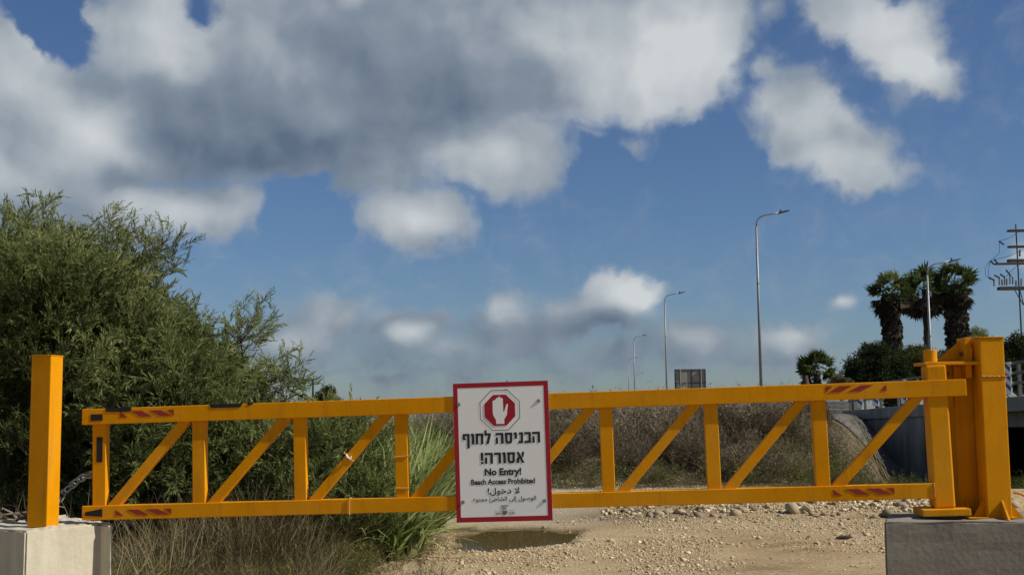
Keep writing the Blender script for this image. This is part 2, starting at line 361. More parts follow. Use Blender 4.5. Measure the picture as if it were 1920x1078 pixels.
def axis(segs):
    out = []
    for a, b, st in segs: out += list(np.arange(a, b, st))
    return np.array(out + [segs[-1][1]])
gx = axis([(-4000,-600,850),(-600,-60,60),(-60,-12,4),(-12,-4,.4),(-4,9,.085),(9,20,.3),(20,60,4),(60,600,60),(600,4000,850)])
gy = axis([(-300,-20,40),(-20,9,2.0),(9,11,.25),(11,21,.085),(21,33,.2),(33,66,1.0),(66,200,9),(200,600,60),(600,4000,425)])
X, Y = np.meshgrid(gx, gy); Hh = height(X, Y)
V = np.stack([X.ravel(), Y.ravel(), Hh.ravel()], 1)
nx, ny = len(gx), len(gy)
ii = (np.arange(ny - 1)[:, None] * nx + np.arange(nx - 1)[None]).ravel()
F4 = np.stack([ii, ii + 1, ii + nx + 1, ii + nx], 1)

def ground_material():
    m = bpy.data.materials.new('dirt_ground'); m.use_nodes = True; nt = m.node_tree; L = nt.links.new
    p = nt.nodes['Principled BSDF']; p.inputs['Roughness'].default_value = 0.95; p.inputs['Specular IOR Level'].default_value = 0.15
    tc = nt.nodes.new('ShaderNodeTexCoord'); vec = tc.outputs['Object']
    def noise(s, det=8, r=.6):
        n = nt.nodes.new('ShaderNodeTexNoise'); n.inputs['Scale'].default_value = s; n.inputs['Detail'].default_value = det; n.inputs['Roughness'].default_value = r; L(vec, n.inputs['Vector']); return n.outputs['Fac']
    def ramp(v, stops):
        r = nt.nodes.new('ShaderNodeValToRGB'); L(v, r.inputs[0]); e = r.color_ramp.elements
        e[0].position, e[0].color = stops[0][0], (*stops[0][1], 1); e[1].position, e[1].color = stops[-1][0], (*stops[-1][1], 1)
        for pos, c in stops[1:-1]: k = e.new(pos); k.color = (*c, 1)
        return r.outputs[0]
    def mix(f, a, b):
        x = nt.nodes.new('ShaderNodeMix'); x.data_type = 'RGBA'
        L(f, x.inputs[0]); L(a, x.inputs[6]); L(b, x.inputs[7]); return x.outputs[2]
    big = ramp(noise(.55), [(.32, (0.27, 0.178, 0.09)), (.5, (0.44, 0.325, 0.18)), (.68, (0.58, 0.46, 0.28))])
    small = ramp(noise(24, 5), [(.36, (0.23, 0.155, 0.08)), (.55, (0.48, 0.365, 0.21)), (.72, (0.68, 0.565, 0.37))])
    mid = ramp(noise(3.2), [(.42, (0, 0, 0)), (.62, (1, 1, 1))])
    c = mix(mid, big, small)
    # fine silt skin on the track beyond the puddle, damp soil at the water, leaf litter under plants: vertex masks
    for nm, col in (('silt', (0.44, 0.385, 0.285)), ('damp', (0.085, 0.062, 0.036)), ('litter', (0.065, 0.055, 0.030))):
        a = nt.nodes.new('ShaderNodeAttribute'); a.attribute_name = nm
        rgb = nt.nodes.new('ShaderNodeRGB'); rgb.outputs[0].default_value = (*col, 1)
        mm = nt.nodes.new('ShaderNodeMath'); mm.operation = 'MULTIPLY'; L(a.outputs['Fac'], mm.inputs[0]); L(ramp(noise(2.4), [(.25, (.45,) * 3), (.6, (1,) * 3)]), mm.inputs[1])
        c = mix(mm.outputs[0], c, rgb.outputs[0])
    L(c, p.inputs['Base Color'])
    bp = nt.nodes.new('ShaderNodeBump'); bp.inputs['Strength'].default_value = .9; bp.inputs['Distance'].default_value = .03
    L(noise(22, 8, .75), bp.inputs['Height']); L(bp.outputs[0], p.inputs['Normal'])
    return m
gme = mesh_np('ground', V, F4)
def vattr(nm, val):
    a = gme.attributes.new(nm, 'FLOAT', 'POINT'); a.data.foreach_set('value', np.asarray(val, np.float32).ravel())
vattr('silt', sstep(15.8, 17.2, Y) * (1 - sstep(24, 26, Y)) * sstep(-3.0, -1.9, X) * (1 - sstep(0.5, 1.6, X + .3 * np.sin(Y))) * .85)
vattr('damp', np.clip((-Hh - .012) / .035, 0, 1) * (Y < 21) * (Y > 11) + .75 * np.exp(-((X - 1.6) / 1.1) ** 2 - ((Y - 17.6) / 1.0) ** 2))
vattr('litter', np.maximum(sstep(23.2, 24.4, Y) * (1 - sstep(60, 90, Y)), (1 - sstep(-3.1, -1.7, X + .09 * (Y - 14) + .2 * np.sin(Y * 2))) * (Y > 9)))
ground = tag(link('ground', gme, ground_material(), smooth_=True), 'pale gravelly dirt track and scrub ground behind the barrier', 'ground', kind='structure')

def water_material(name, col, rough):
    m = bpy.data.materials.new(name); m.use_nodes = True; nt = m.node_tree; p = nt.nodes['Principled BSDF']
    p.inputs['Base Color'].default_value = (*col, 1); p.inputs['Roughness'].default_value = rough; p.inputs['IOR'].default_value = 1.33; p.inputs['Specular IOR Level'].default_value = 0.05
    n = nt.nodes.new('ShaderNodeTexNoise'); n.inputs['Scale'].default_value = 3.0; n.inputs['Detail'].default_value = 3
    tc = nt.nodes.new('ShaderNodeTexCoord'); nt.links.new(tc.outputs['Object'], n.inputs['Vector'])
    b = nt.nodes.new('ShaderNodeBump'); b.inputs['Strength'].default_value = .02; b.inputs['Distance'].default_value = .01
    nt.links.new(n.outputs['Fac'], b.inputs['Height']); nt.links.new(b.outputs[0], p.inputs['Normal']); return m
M['puddle'] = water_material('muddy_water', (0.070, 0.052, 0.014), 0.03)
M['sea'] = water_material('sea_water', (0.05, 0.10, 0.15), 0.25)
def disc(name, cx, cy, rx, ry, z, mat, n=48):
    b = MB(); b.add([(cx + rx * math.cos(2*PI*k/n), cy + ry * math.sin(2*PI*k/n), z) for k in range(n)], [tuple(range(n))])
    return b.build(name, mat, fix=False)
tag(disc('puddle', -0.2, 15.25, 1.25, 1.9, -0.045, M['puddle']), 'shallow olive brown puddle on the track below the sign', 'puddle', kind='structure')
tag(disc('trickle_water', 6.2, 17.15, 2.4, .55, -0.062, M['puddle']), 'thin strip of green water beyond the right concrete block', 'water', kind='structure')
tag(disc('sea', 0, 0, 40000, 40000, -1.6, M['sea'], 96), 'strip of blue sea on the horizon', 'sea', kind='structure')

# ------------------------------------------------------------------ gate
TH = 0.0222; RZ = math.atan2(-0.0912477, 0.99582823); PL = (-2.965, 8.47, 0.0)
GROT = (0, -TH, RZ)
def gate_world(x, y, z):
    return Matrix.Translation(PL) @ Euler(GROT).to_matrix().to_4x4() @ Vector((x, y, z))
gate = thing('swing_gate', 'long yellow steel swing barrier gate of trussed box bars', 'gate', PL, GROT)
MBp = lambda: MB()
BV = .004
top_rail = MB().box((.034, 0, 1.436), (5.946, .105, 1.544)).build('top_rail', M['paint'], gate, BV)
bottom_rail = MB().box((.036, 0, .790), (5.698, .100, .886)).build('bottom_rail', M['paint'], gate, BV)
VX = [(.100, .193), (.804, .892), (1.508, 1.592), (2.202, 2.288), (2.89, 2.976), (3.578, 3.664), (4.266, 4.355), (4.962, 5.054)]
for a, b in VX: MB().box((a, .022, .884), (b, .092, 1.438)).build('upright', M['paint'], gate, BV)
def bar(x0, z0, x1, z1, w, y0, y1):
    d = Vector((x1 - x0, 0, z1 - z0)).normalized()
    # sloping bar cut level at both rails
    hw = w / 2 / abs(d.z)
    return MB().prism([(x0 - hw, z0), (x0 + hw, z0), (x1 + hw, z1), (x1 - hw, z1)], y0, y1)
tops = [.804, 1.508, 2.202, 2.89, 3.578, 4.266, 4.962, 5.70]
for i in range(8):
    x0 = VX[i][1] + .052; x1 = tops[i] - .056
    bar(x0, .884, x1, 1.438, .064, .027, .087).build('diagonal_brace', M['paint'], gate, .003)
# turning column at the hinge, its foot plate and the pin
MB().box((5.700, .012, .726), (5.831, .150, 1.641)).build('hinge_column', M['paint'], gate, .012)
MB().box((5.607, -.06, .682), (5.905, .22, .725)).build('foot_plate', M['paint'], gate, .004)
MB().tube([(5.752, .08, .672), (5.752, .08, .684)], .06, 20).build('thrust_washer', M['dark_steel'], gate)
MB().tube([(5.752, .08, 1.641), (5.752, .08, 1.662)], .028, 20).build('hinge_pin', M['dark_steel'], gate, smooth_=False)
# reflective hazard stripes, black tape, cord
def stripe_set(x0, x1, zc, h, slant):
    w = x1 - x0; z0, z1 = zc - h / 2, zc + h / 2; s = slant
    def P(a, b): return x0 + a * w, b
    polys = [[(0, z0), (.11, z0), (0, z1)], [(.22, z1), (.42, z1), (.64, z0), (.44, z0)], [(.57, z1), (.77, z1), (.96, z0), (.76, z0)], [(.89, z1), (1.0, z1), (1.0, z0)]]
    if s == '\\': polys = [[(0, z0), (.14, z0), (0, z1)], [(.20, z1), (.41, z1), (.60, z0), (.39, z0)], [(.55, z1), (.76, z1), (.95, z0), (.74, z0)][:4], [(.88, z1), (1.0, z1), (1.0, z0)]]
    else:
        polys = [[(1 - a, b) for a, b in q][::-1] for q in polys]
    for q in polys:
        MB().prism([P(a, b) for a, b in q], -.0022, -.0002).build('hazard_stripe', M['redtape'], top_rail if zc > 1.2 else bottom_rail)
stripe_set(.305, .685, 1.500, .040, '\\'); stripe_set(.275, .665, .836, .037, '\\')
stripe_set(5.057, 5.442, 1.507, .038, '/'); stripe_set(5.066, 5.451, .845, .038, '\\')
def tape(a, b): MB().box(a, b).build('black_tape', M['blacktape'], gate)
tape((.097, -.0025, 1.462), (.182, -.0003, 1.506)); tape((.130, .0195, 1.18), (.172, .0217, 1.35))
MB().prism([(.058, .822), (.180, .812), (.180, .866), (.058, .845)], -.0025, -.0003).build('black_tape', M['blacktape'], gate)
MB().prism([(.205, 1.520), (.34, 1.516), (.385, 1.520), (.385, 1.5472), (.205, 1.5472)], -.0030, .1070).build('black_tape', M['blacktape'], gate)
MB().prism([(.945, 1.522), (1.15, 1.520), (1.168, 1.5472), (.937, 1.5472)], -.0028, .1070).build('black_tape', M['blacktape'], gate)
MB().prism([(1.205, 1.530), (1.235, 1.537), (1.245, 1.5470), (1.20, 1.5470)], -.0028, .1070).build('black_tape', M['blacktape'], gate)
def ring(pts): MB().tube(pts + [pts[0]], .0035, 6).build('cord_tie', M['cord'], gate)
ring([(2.196, .018, 1.155), (2.294, .018, 1.160), (2.294, .105, 1.160), (2.196, .105, 1.155)])
ring([(2.196, .018, .950), (2.294, .018, .946), (2.294, .105, .946), (2.196, .105, .950)])
ring([(1.890, -.005, .784), (1.893, -.005, .892), (1.893, .105, .892), (1.890, .105, .784)])
ring([(1.855, .023, 1.195), (1.915, .023, 1.135), (1.915, .10, 1.135), (1.855, .10, 1.195)])
MB().tube([(1.872, .016, 1.183), (1.880, .008, 1.165), (1.90, .016, 1.15), (1.905, .016, 1.17)], .006, 6).build('cord_tie', M['lamp_white'], gate)
wb = MB()
for k in range(14): z = .80 + k * .0062; wb.tube([(5.698, -.001 - .003 * (k % 2), z), (5.702, .006, z + .004)], .006, 6)
wb.build('weld', M['weld'], gate)

# ------------------------------------------------------------------ fixed post group on the right block
RB_TOP = 0.785
fp = thing('hinge_post', 'tall yellow double steel hinge post on the right concrete block', 'post', (3.105, 7.95, RB_TOP), (0, 0, RZ * .35))
hz_ = 1.155
MB().box((-.078, 0, 0), (.078, .16, hz_)).build('post_tube', M['paint'], fp, .006)
MB().box((-.084, -.006, hz_ + .0), (.084, .166, hz_ + .007)).build('cap_plate', M['paint'], fp, .002)
MB().box((-.190, .19, 0), (-.046, .34, .985)).build('back_tube', M['paint'], fp, .006)
MB().box((-.30, .36, 0), (-.19, .40, .93)).build('stiffener_plate', M['paint'], fp, .003)
MB().box((-.05, .16, .05), (.03, .30, 1.10)).build('web_plate', M['paint'], fp, .003)
wb = MB()
for k in range(16): x = -.078 + k * .0104; wb.tube([(x, -.002, .905 + .003 * math.sin(k * 2.1)), (x + .011, -.002, .905 + .003 * math.sin(k * 2.1 + 2))], .0055, 6)
wb.build('weld', M['weld'], fp)
for gx_, gy_ in ((-.150, .19), (.018, 0), ):
    MB().add([(gx_ - .006, gy_ - .11, 0), (gx_ - .006, gy_, 0), (gx_ - .006, gy_, .115), (gx_ + .006, gy_ - .11, 0), (gx_ + .006, gy_, 0), (gx_ + .006, gy_, .115)], [(0,1,2),(3,5,4),(0,3,4,1),(1,4,5,2),(2,5,3,0)]).build('base_gusset', M['paint'], fp)
MB().add([(.078, .05, 0), (.17, .05, 0), (.078, .05, .10), (.078, .064, 0), (.17, .064, 0), (.078, .064, .10)], [(0,1,2),(3,5,4),(0,3,4,1),(1,4,5,2),(2,5,3,0)]).build('base_gusset', M['paint'], fp)
MB().box((-.20, -.012, .0005), (.10, .36, .010)).build('base_plate', M['paint'], fp, .002)
MB().add([(-.078, .05, .01), (-.150, .05, .01), (-.078, .05, .125), (-.078, .064, .01), (-.150, .064, .01), (-.078, .064, .125)], [(0,1,2),(3,5,4),(0,3,4,1),(1,4,5,2),(2,5,3,0)]).build('base_gusset', M['paint'], fp)
# top hinge bracket reaching over the turning column
MB().box((-.430, .02, .985), (-.075, .27, 1.005)).build('hinge_lug', M['paint'], fp, .004)
MB().tube([(-.372, .085, 1.005), (-.372, .085, 1.085)], .043, 28).build('pin_cap', M['paint'], fp, .004)
MB().tube([(-.372, .085, .955), (-.372, .085, .985)], .040, 24).build('bearing_collar', M['dark_steel'], fp)
MB().prism([(-.31, 1.0055), (-.085, 1.0055), (-.085, 1.155), (-.135, 1.150)], .20, .215).build('bracket_gusset', M['paint'], fp, .002)
MB().box((-.14, .10, .90), (-.10, .26, 1.165)).build('bracket_plate', M['paint'], fp, .003)
MB().box((-.30, .215, .72), (-.15, .225, .984)).build('bracket_back', M['paint'], fp, .002)
MB().tube([(-.145, .15, 1.06), (-.16, .15, 1.06)], .016, 6).build('bolt', M['rust'], fp)
MB().tube([(-.225, .21, .93), (-.225, .195, .93)], .014, 6).build('bolt', M['redtape'], fp)
# ------------------------------------------------------------------ catch post on the left block
LB_TOP = 0.762
cp = thing('catch_post', 'plain square yellow steel post standing on the left concrete block', 'post', (-3.122 - .147 * math.cos(-.20), 8.30 - .147 * math.sin(-.20), LB_TOP), (0, 0, -.20))
MB().box((0, 0, 0), (.147, .147, 1.143)).build('post_tube', M['paint'], cp, .005)
MB().box((-.003, -.003, 1.143), (.150, .150, 1.149)).build('cap_plate', M['paint'], cp, .002)

# ------------------------------------------------------------------ concrete blocks
def rough_block(name, poly, z0, z1, mat, label, taper=0.0, seed=1):
    cx = sum(p[0] for p in poly) / len(poly); cy = sum(p[1] for p in poly) / len(poly)
    b = MB().column([(p[0] - cx, p[1] - cy) for p in poly], z0, z1)
    me = b.mesh(name); bm = bmesh.new(); bm.from_mesh(me)
    bmesh.ops.recalc_face_normals(bm, faces=bm.faces)
    bmesh.ops.bevel(bm, geom=list(bm.edges), offset=.012, segments=2, affect='EDGES')
    bmesh.ops.triangulate(bm, faces=[f for f in bm.faces if len(f.verts) > 4])
    for _ in range(4):
        bmesh.ops.subdivide_edges(bm, edges=[e for e in bm.edges if e.calc_length() > .06], cuts=1, use_grid_fill=True)
    r = np.random.default_rng(seed)
    co = np.array([v.co for v in bm.verts])
    n1 = fbm(co[:, 0] * 1 + co[:, 2] * .7, co[:, 1] + co[:, 2] * .9, 9, 4) * .0035 + fbm(co[:, 0] + co[:, 2], co[:, 1] - co[:, 2], 60, 2) * .002
    bm.normal_update()
    for v, n in zip(bm.verts, n1):
        k = 1.0 + (2.2 if v.co.z > z1 - .02 else 0)
        v.co += v.normal * float(n) * k
        if taper: v.co.x *= 1 + taper * (z1 - v.co.z); v.co.y *= 1 + taper * (z1 - v.co.z)
    bm.to_mesh(me); bm.free()
    o = link(name, me, mat, smooth_=False); o.location = (cx, cy, 0); return tag(o, label, 'concrete block')
e2 = Vector((-.59, -.81)); e1 = Vector((.81, -.59)); C0 = Vector((-3.165, 8.06))
A1 = C0 - e2 * .55; B1 = A1 + e1 * .125
polyL = [C0 - e1 * .95, C0, A1, B1, B1 + Vector((-.06, .22)), B1 + Vector((-.5, .62)), C0 - e1 * .95 - e2 * .95]
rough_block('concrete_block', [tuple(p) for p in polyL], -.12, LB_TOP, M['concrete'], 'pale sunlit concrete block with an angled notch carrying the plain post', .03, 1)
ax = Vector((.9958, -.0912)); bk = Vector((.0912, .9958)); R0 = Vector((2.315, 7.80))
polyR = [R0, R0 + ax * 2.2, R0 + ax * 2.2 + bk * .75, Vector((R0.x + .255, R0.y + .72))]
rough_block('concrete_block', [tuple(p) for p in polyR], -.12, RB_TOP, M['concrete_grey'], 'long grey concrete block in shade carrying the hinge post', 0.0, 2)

# ------------------------------------------------------------------ sign
sg = thing('warning_sign', 'white sign with red border, stop hand and no entry text bolted on the gate', 'sign', gate_world(2.929, -.004, 1.171), GROT)
HW, HH = .3185, .4575
MB().box((-HW, -.003, -HH), (HW, 0, HH)).build('sign_panel', M['white'], sg)
bw = .0325
def frame_part(x0, z0, x1, z1): MB().box((x0, -.0042, z0), (x1, -.0031, z1)).build('border_strip', M['red'], sg)
frame_part(-HW, HH - bw * .95, HW, HH); frame_part(-HW, -HH, HW, -HH + bw)
frame_part(-HW, -HH + bw, -HW + bw * .92, HH - bw * .95); frame_part(HW - bw * .92, -HH + bw, HW, HH - bw * .95)
def flat(name, polys, y, mat):
    b = MB()
    for p in polys: b.add([(q[0], y, q[1]) for q in p], [tuple(range(len(p)))])
    return b.build(name, mat, sg, fix=False)
def octo(cx, cz, r): return [(cx + r / math.cos(PI / 8) * math.cos(PI / 8 + k * PI / 4), cz + r / math.cos(PI / 8) * math.sin(PI / 8 + k * PI / 4)) for k in range(8)]
OC = (-.008, .272)
def octring(r1, r2):
    a, b = octo(*OC, r1), octo(*OC, r2); return [[a[k], a[(k+1) % 8], b[(k+1) % 8], b[k]] for k in range(8)]
flat('octagon_outline', octring(.1335, .1295), -.0046, M['brownline'])
octagon = flat('octagon', [octo(*OC, .102)], -.0050, M['red'])
hp = [(-45,155),(48,155),(48,100),(66,78),(80,50),(86,0),(96,-60),(90,-72),(76,-62),(66,-35),(52,10),(40,25),(38,-130),(28,-140),(12,-138),(8,-152),(-10,-155),(-18,-140),(-36,-140),(-44,-118),(-58,-124),(-64,-112),(-80,-108),(-82,20),(-78,52),(-62,85),(-48,108)]
flat('hand_symbol', [[(OC[0] + x / 5.99 / 287, OC[1] - z / 5.99 / 287) for x, z in hp][::-1]], -.0054, M['white']).parent = octagon
def text_mesh(name, body, cx, cz, w, h, mat, bold=0.0):
    cu = bpy.data.curves.new(name, 'FONT'); cu.body = body; cu.size = 1.0; cu.offset = bold; cu.fill_mode = 'FRONT'; cu.resolution_u = 4
    o = bpy.data.objects.new(name, cu); COL.objects.link(o)
    dg = bpy.context.evaluated_depsgraph_get(); me = bpy.data.meshes.new_from_object(o.evaluated_get(dg))
    bpy.data.objects.remove(o); bpy.data.curves.remove(cu)
    n = len(me.vertices)
    if n == 0: return None
    co = np.zeros(n * 3, np.float32); me.vertices.foreach_get('co', co); co = co.reshape(-1, 3)
    lo, hi = co.min(0), co.max(0)
    u = (co[:, 0] - (lo[0] + hi[0]) / 2) / (hi[0] - lo[0]) * w + cx; v = (co[:, 1] - (lo[1] + hi[1]) / 2) / (hi[1] - lo[1]) * h + cz
    me.vertices.foreach_set('co', np.stack([u, np.full(n, -.0046, np.float32), v], 1).astype(np.float32).ravel())
    me.materials.clear(); me.update(); return link('lettering', me, mat, sg)
rev = lambda s: s[::-1]
def bx4(x0, z0, x1, z1): return [(x0, z0), (x1, z0), (x1, z1), (x0, z1)]
GL = {'ה': (.80, [bx4(0, .79, .80, 1), bx4(.55, 0, .80, .79), bx4(.02, 0, .25, .60)]), 'כ': (.66, [bx4(0, .79, .66, 1), bx4(.42, .21, .66, .79), bx4(0, 0, .66, .21)]),
      'נ': (.48, [bx4(.08, .79, .48, 1), bx4(.24, .21, .48, .79), bx4(0, 0, .48, .21)]), 'י': (.34, [bx4(0, .79, .34, 1), bx4(.10, .42, .34, .79)]),
      'ס': (.78, [bx4(0, .79, .78, 1), bx4(.05, .21, .29, .79), bx4(.52, .21, .76, .79), [(.05, .21), (.16, 0), (.65, 0), (.76, .21)]]),
      'ל': (.64, [bx4(0, .79, .22, 1.28), bx4(.22, .79, .64, 1), [(.38, .79), (.14, 0), (.40, 0), (.64, .79)]]), 'ח': (.80, [bx4(0, .79, .80, 1), bx4(.55, 0, .80, .79), bx4(.03, 0, .28, .79)]),
      'ו': (.34, [bx4(0, .79, .34, 1), bx4(.10, 0, .34, .79)]), 'ף': (.70, [bx4(0, .79, .70, 1), bx4(.45, -.34, .70, .79), bx4(0, .44, .22, .79), bx4(.22, .44, .33, .58)]),
      'א': (.78, [[(0, 1), (.53, 0), (.78, 0), (.25, 1)], [(.54, .44), (.70, .60), (.78, 1), (.54, 1), (.52, .72)], [(.19, .60), (.02, .38), (0, 0), (.25, 0), (.26, .25), (.31, .37)]]),
      'ר': (.66, [bx4(0, .79, .66, 1), bx4(.41, 0, .66, .79)]), '!': (.24, [bx4(0, .30, .24, 1.04), bx4(0, 0, .24, .20)]), ' ': (.22, [])}
def block_letters(word, xr, zb, w, h):
    tot = sum(GL[c][0] for c in word) + .125 * (len(word) - 1); k = w / tot; x = xr
    for c in word:
        gw_, ps = GL[c]; x -= gw_ * k
        if ps: flat('letter', [[(x + a * k, zb + b * h) for a, b in p] for p in ps], -.0046, M['black'])
        x -= .125 * k
block_letters('הכניסה לחוף', .254, .051, .516, .072)
block_letters('אסורה!', .146, -.078, .290, .072)
text_mesh('t', 'No Entry!', 0, -.139, .243, .062, M['black'], .042)
text_mesh('t', 'Beach Access Prohibited', -.002, -.196, .425, .037, M['black'], .034)
text_mesh('t', '!' + rev('\uFEFB \uFEA9\uFEA7\uFEEE\uFEDD'), .0, -.262, .212, .052, M['black'], .02)
text_mesh('t', rev('\uFE8D\uFEDF\uFEEE\uFEBB\uFEEE\uFEDD \uFE87\uFEDF\uFEF0 \uFE8D\uFEDF\uFEB8\uFE8E\uFEC3\uFE8A \uFEE3\uFEE4\uFEE8\uFEEE\uFECB'), .004, -.314, .420, .040, M['black'], .014)
text_mesh('t', rev('מטה'), .049, -.405, .042, .014, M['greyprint'], .02); text_mesh('t', rev('אשר'), -.041, -.405, .042, .014, M['greyprint'], .02)
text_mesh('t', rev('מועצה'), .049, -.388, .042, .006, M['greyprint']); text_mesh('t', rev('אזורית'), -.041, -.388, .042, .006, M['greyprint'])
ez = -.385
flat('emblem', [[(-.024, ez + .033), (.032, ez + .033), (.030, ez + .028), (-.022, ez + .028)]] + [[(-.016 + k * .0075, ez + .028), (-.0125 + k * .0073, ez + .028), (-.0100 + k * .0062, ez + .001), (-.0135 + k * .0064, ez + .001)] for k in range(5)]
     + [[(-.015, ez - .003), (.021, ez - .003), (.020, ez - .016), (.012, ez - .027), (.003, ez - .031), (-.007, ez - .027), (-.014, ez - .016)]], -.0046, M['greyprint'])
for bx_, bz_ in ((-.283, .318), (.252, .325), (-.272, -.325), (.268, -.330)):
    b = MB(); b.tube([(bx_, -.0042, bz_), (bx_, -.0065, bz_)], .012, 18); b.tube([(bx_, -.0065, bz_), (bx_, -.0095, bz_)], .0085, 6)
    b.build('bolt', M['steel'], sg)
flat('scuff_mark', [[(.025, .405), (.040, .412), (.045, .411), (.030, .402)]], -.0046, M['greyprint'])

# ------------------------------------------------------------------ chain, hose, roots on the block
ch = thing('chain', 'rusty steel chain running from the gate end to the catch post', 'chain', (0, 0, 0))
pts = [gate_world(.09, .11, 1.11), at(150, 897, 8.70), at(134, 910, 8.74), at(118, 924, 8.76), at(104, 950, 8.72)]
path = [Vector(pts[0])]
for a, b in zip(pts[:-1], pts[1:]):
    L_ = (b - a).length; n = max(1, round(L_ / .058))
    for k in range(1, n + 1): path.append(a.lerp(b, k / n))
for i, (a, b) in enumerate(zip(path[:-1], path[1:])):
    t = (b - a).normalized(); side = t.cross(Vector((0, 1, 0) if i % 2 else (0.2, 0.3, 1))).normalized(); c = (a + b) / 2
    lp = [c + t * (.034 * math.cos(q) + .012 * np.sign(math.cos(q))) + side * .020 * math.sin(q) for q in [2 * PI * k / 14 for k in range(15)]]
    MB().tube(lp, .0068, 6, cap=False).build('link', M['palebark'] if i < 2 else M['steel'], ch)
hs = thing('hose', 'pale cable loop bent over beside the hinge post foot', 'cable', (3.30, 8.02, RB_TOP))
for k, o in enumerate((0, .016)):
    MB().tube([(-.06, .02 + o, .155), (-.02, .01 + o, .150), (.01, 0 + o, .13), (.030, 0 + o, .095), (.042, 0 + o, .05), (.045, o, .0)], .0085, 8).build('cable_strand', M['cord'], hs, smooth_=True)
rt = thing('dead_roots', 'tangle of dead roots and twigs on the pale block behind the plain post', 'roots', (-3.42, 8.75, LB_TOP))
for k in range(26):
    p = Vector((random.uniform(-.35, .12), random.uniform(-.12, .2), .012)); ps = [p.copy()]
    d = Vector((random.uniform(-1, 1), random.uniform(-.4, .4), random.uniform(.1, .8)))
    for j in range(5):
        p = p + d * .045; d += Vector((random.uniform(-.6, .6), random.uniform(-.4, .4), random.uniform(-.6, .3))); p.z = max(.008, p.z); ps.append(p.copy())
    MB().tube(ps, [.009, .008, .007, .005, .004, .003], 5).build('root', M['rust'] if k % 3 else M['palebark'], rt)

# ------------------------------------------------------------------ scatter helpers (foliage)
def rot_to(dirs, roll):
    d = dirs / np.linalg.norm(dirs, axis=1, keepdims=True)
    ref = np.where(np.abs(d[:, 2:3]) < .95, np.array([[0, 0, 1.]]), np.array([[1., 0, 0]]))
    a = np.cross(ref, d); a /= np.linalg.norm(a, axis=1, keepdims=True); b = np.cross(d, a)
    c, s = np.cos(roll)[:, None], np.sin(roll)[:, None]
    return np.stack([a * c + b * s, -a * s + b * c, d], 2)      # columns
def scatter(templates, pos, dirs, scale, tint, r, jitter=.12):
    Vs, Fs, Ts = [], [], []; off = 0
    which = r.integers(0, len(templates), len(pos)); R = rot_to(dirs, r.uniform(0, 2 * PI, len(pos)))
    for k, (tv, tf, tt) in enumerate(templates):
        ix = np.where(which == k)[0]
        if len(ix) == 0: continue
        P = np.einsum('nij,mj->nmi', R[ix] * scale[ix, None, None], tv) + pos[ix, None, :]
        n, m = P.shape[:2]
        Vs.append(P.reshape(-1, 3)); Fs.append((tf[None] + (np.arange(n) * m)[:, None, None]).reshape(-1, 3) + off)
        t = tint[ix, None] + tt[None] + r.normal(0, jitter, (n, 1)); Ts.append(np.clip(t, 0, 1).reshape(-1)); off += n * m
    return np.concatenate(Vs), np.concatenate(Fs), np.concatenate(Ts)
class Tris:
    def __init__(s): s.v = []; s.t = []
    def tri(s, a, b, c, t=0.0): s.v += [a, b, c]; s.t += [t, t, t]
    def needle(s, p, d, w, side, t=0.0):
        s.tri(p - side * w * .5, p + side * w * .5, p + d, t)
    def quad(s, p, d, w, side, t=0.0):     # leaf: two triangles, widest in the middle
        m = p + d * .5
        s.tri(p, m + side * w * .5, p + d, t); s.tri(p, p + d, m - side * w * .5, t)
    def out(s):
        v = np.array(s.v); return v, np.arange(len(v)).reshape(-1, 3), np.array(s.t)
def rv(r): v = r.normal(size=3); return v / np.linalg.norm(v)
def tamarisk_spray(r):
    T = Tris(); axis_ = []; p = np.zeros(3); d = np.array([0, 0, 1.]); bend = r.normal(0, .10, 3)
    for k in range(9): axis_.append((p.copy(), d.copy())); p = p + d * .11; d = d + bend + r.normal(0, .05, 3); d /= np.linalg.norm(d)
    for p0, d0 in axis_[:-1:2]: T.needle(p0, d0 * .24, .018, rv(r), -.25)
    for p0, d0 in axis_[1:]:
        for _ in range(2):
            s = np.cross(d0, rv(r)); s /= np.linalg.norm(s); bd = d0 * .95 + s * .55; bd /= np.linalg.norm(bd); L_ = r.uniform(.16, .36)
            T.needle(p0, bd * L_, .022, np.cross(bd, s), 0)
            for q in np.linspace(.2, 1, 6):
                n = bd * .95 + rv(r) * .5; n /= np.linalg.norm(n)
                T.needle(p0 + bd * L_ * q, n * r.uniform(.08, .15), .042, np.cross(n, rv(r)), r.uniform(-.1, .2) + q * .1)
    return T.out()
def weed(r, stems=7, spread=.5, bits=9, bit=.05, leafw=.6, stemw=.010, lt=(-.15, .25), st=-.1):
    T = Tris()
    for _ in range(stems):
        d = np.array([r.normal(0, spread), r.normal(0, spread), 1.]); d /= np.linalg.norm(d); p = np.array([r.normal(0, .06), r.normal(0, .06), 0]); L_ = r.uniform(.6, 1.05)
        for k in range(4):
            q = p + d * L_ * .25; T.needle(p, d * L_ * .28, stemw * (1.2 - k * .2), rv(r), st)
            if k > 0:
                for _ in range(2):
                    b = d * .6 + rv(r) * .8; b /= np.linalg.norm(b); bl = r.uniform(.10, .26); T.needle(p, b * bl, stemw * .6, rv(r), st + .1)
                    for _ in range(bits // 4 + 1):
                        n = rv(r); T.quad(p + b * bl * r.uniform(.3, 1), n * bit * r.uniform(.6, 1.4), bit * leafw, np.cross(n, rv(r)), r.uniform(*lt))
            p = q; d = d + r.normal(0, .16, 3); d /= np.linalg.norm(d)
    return T.out()
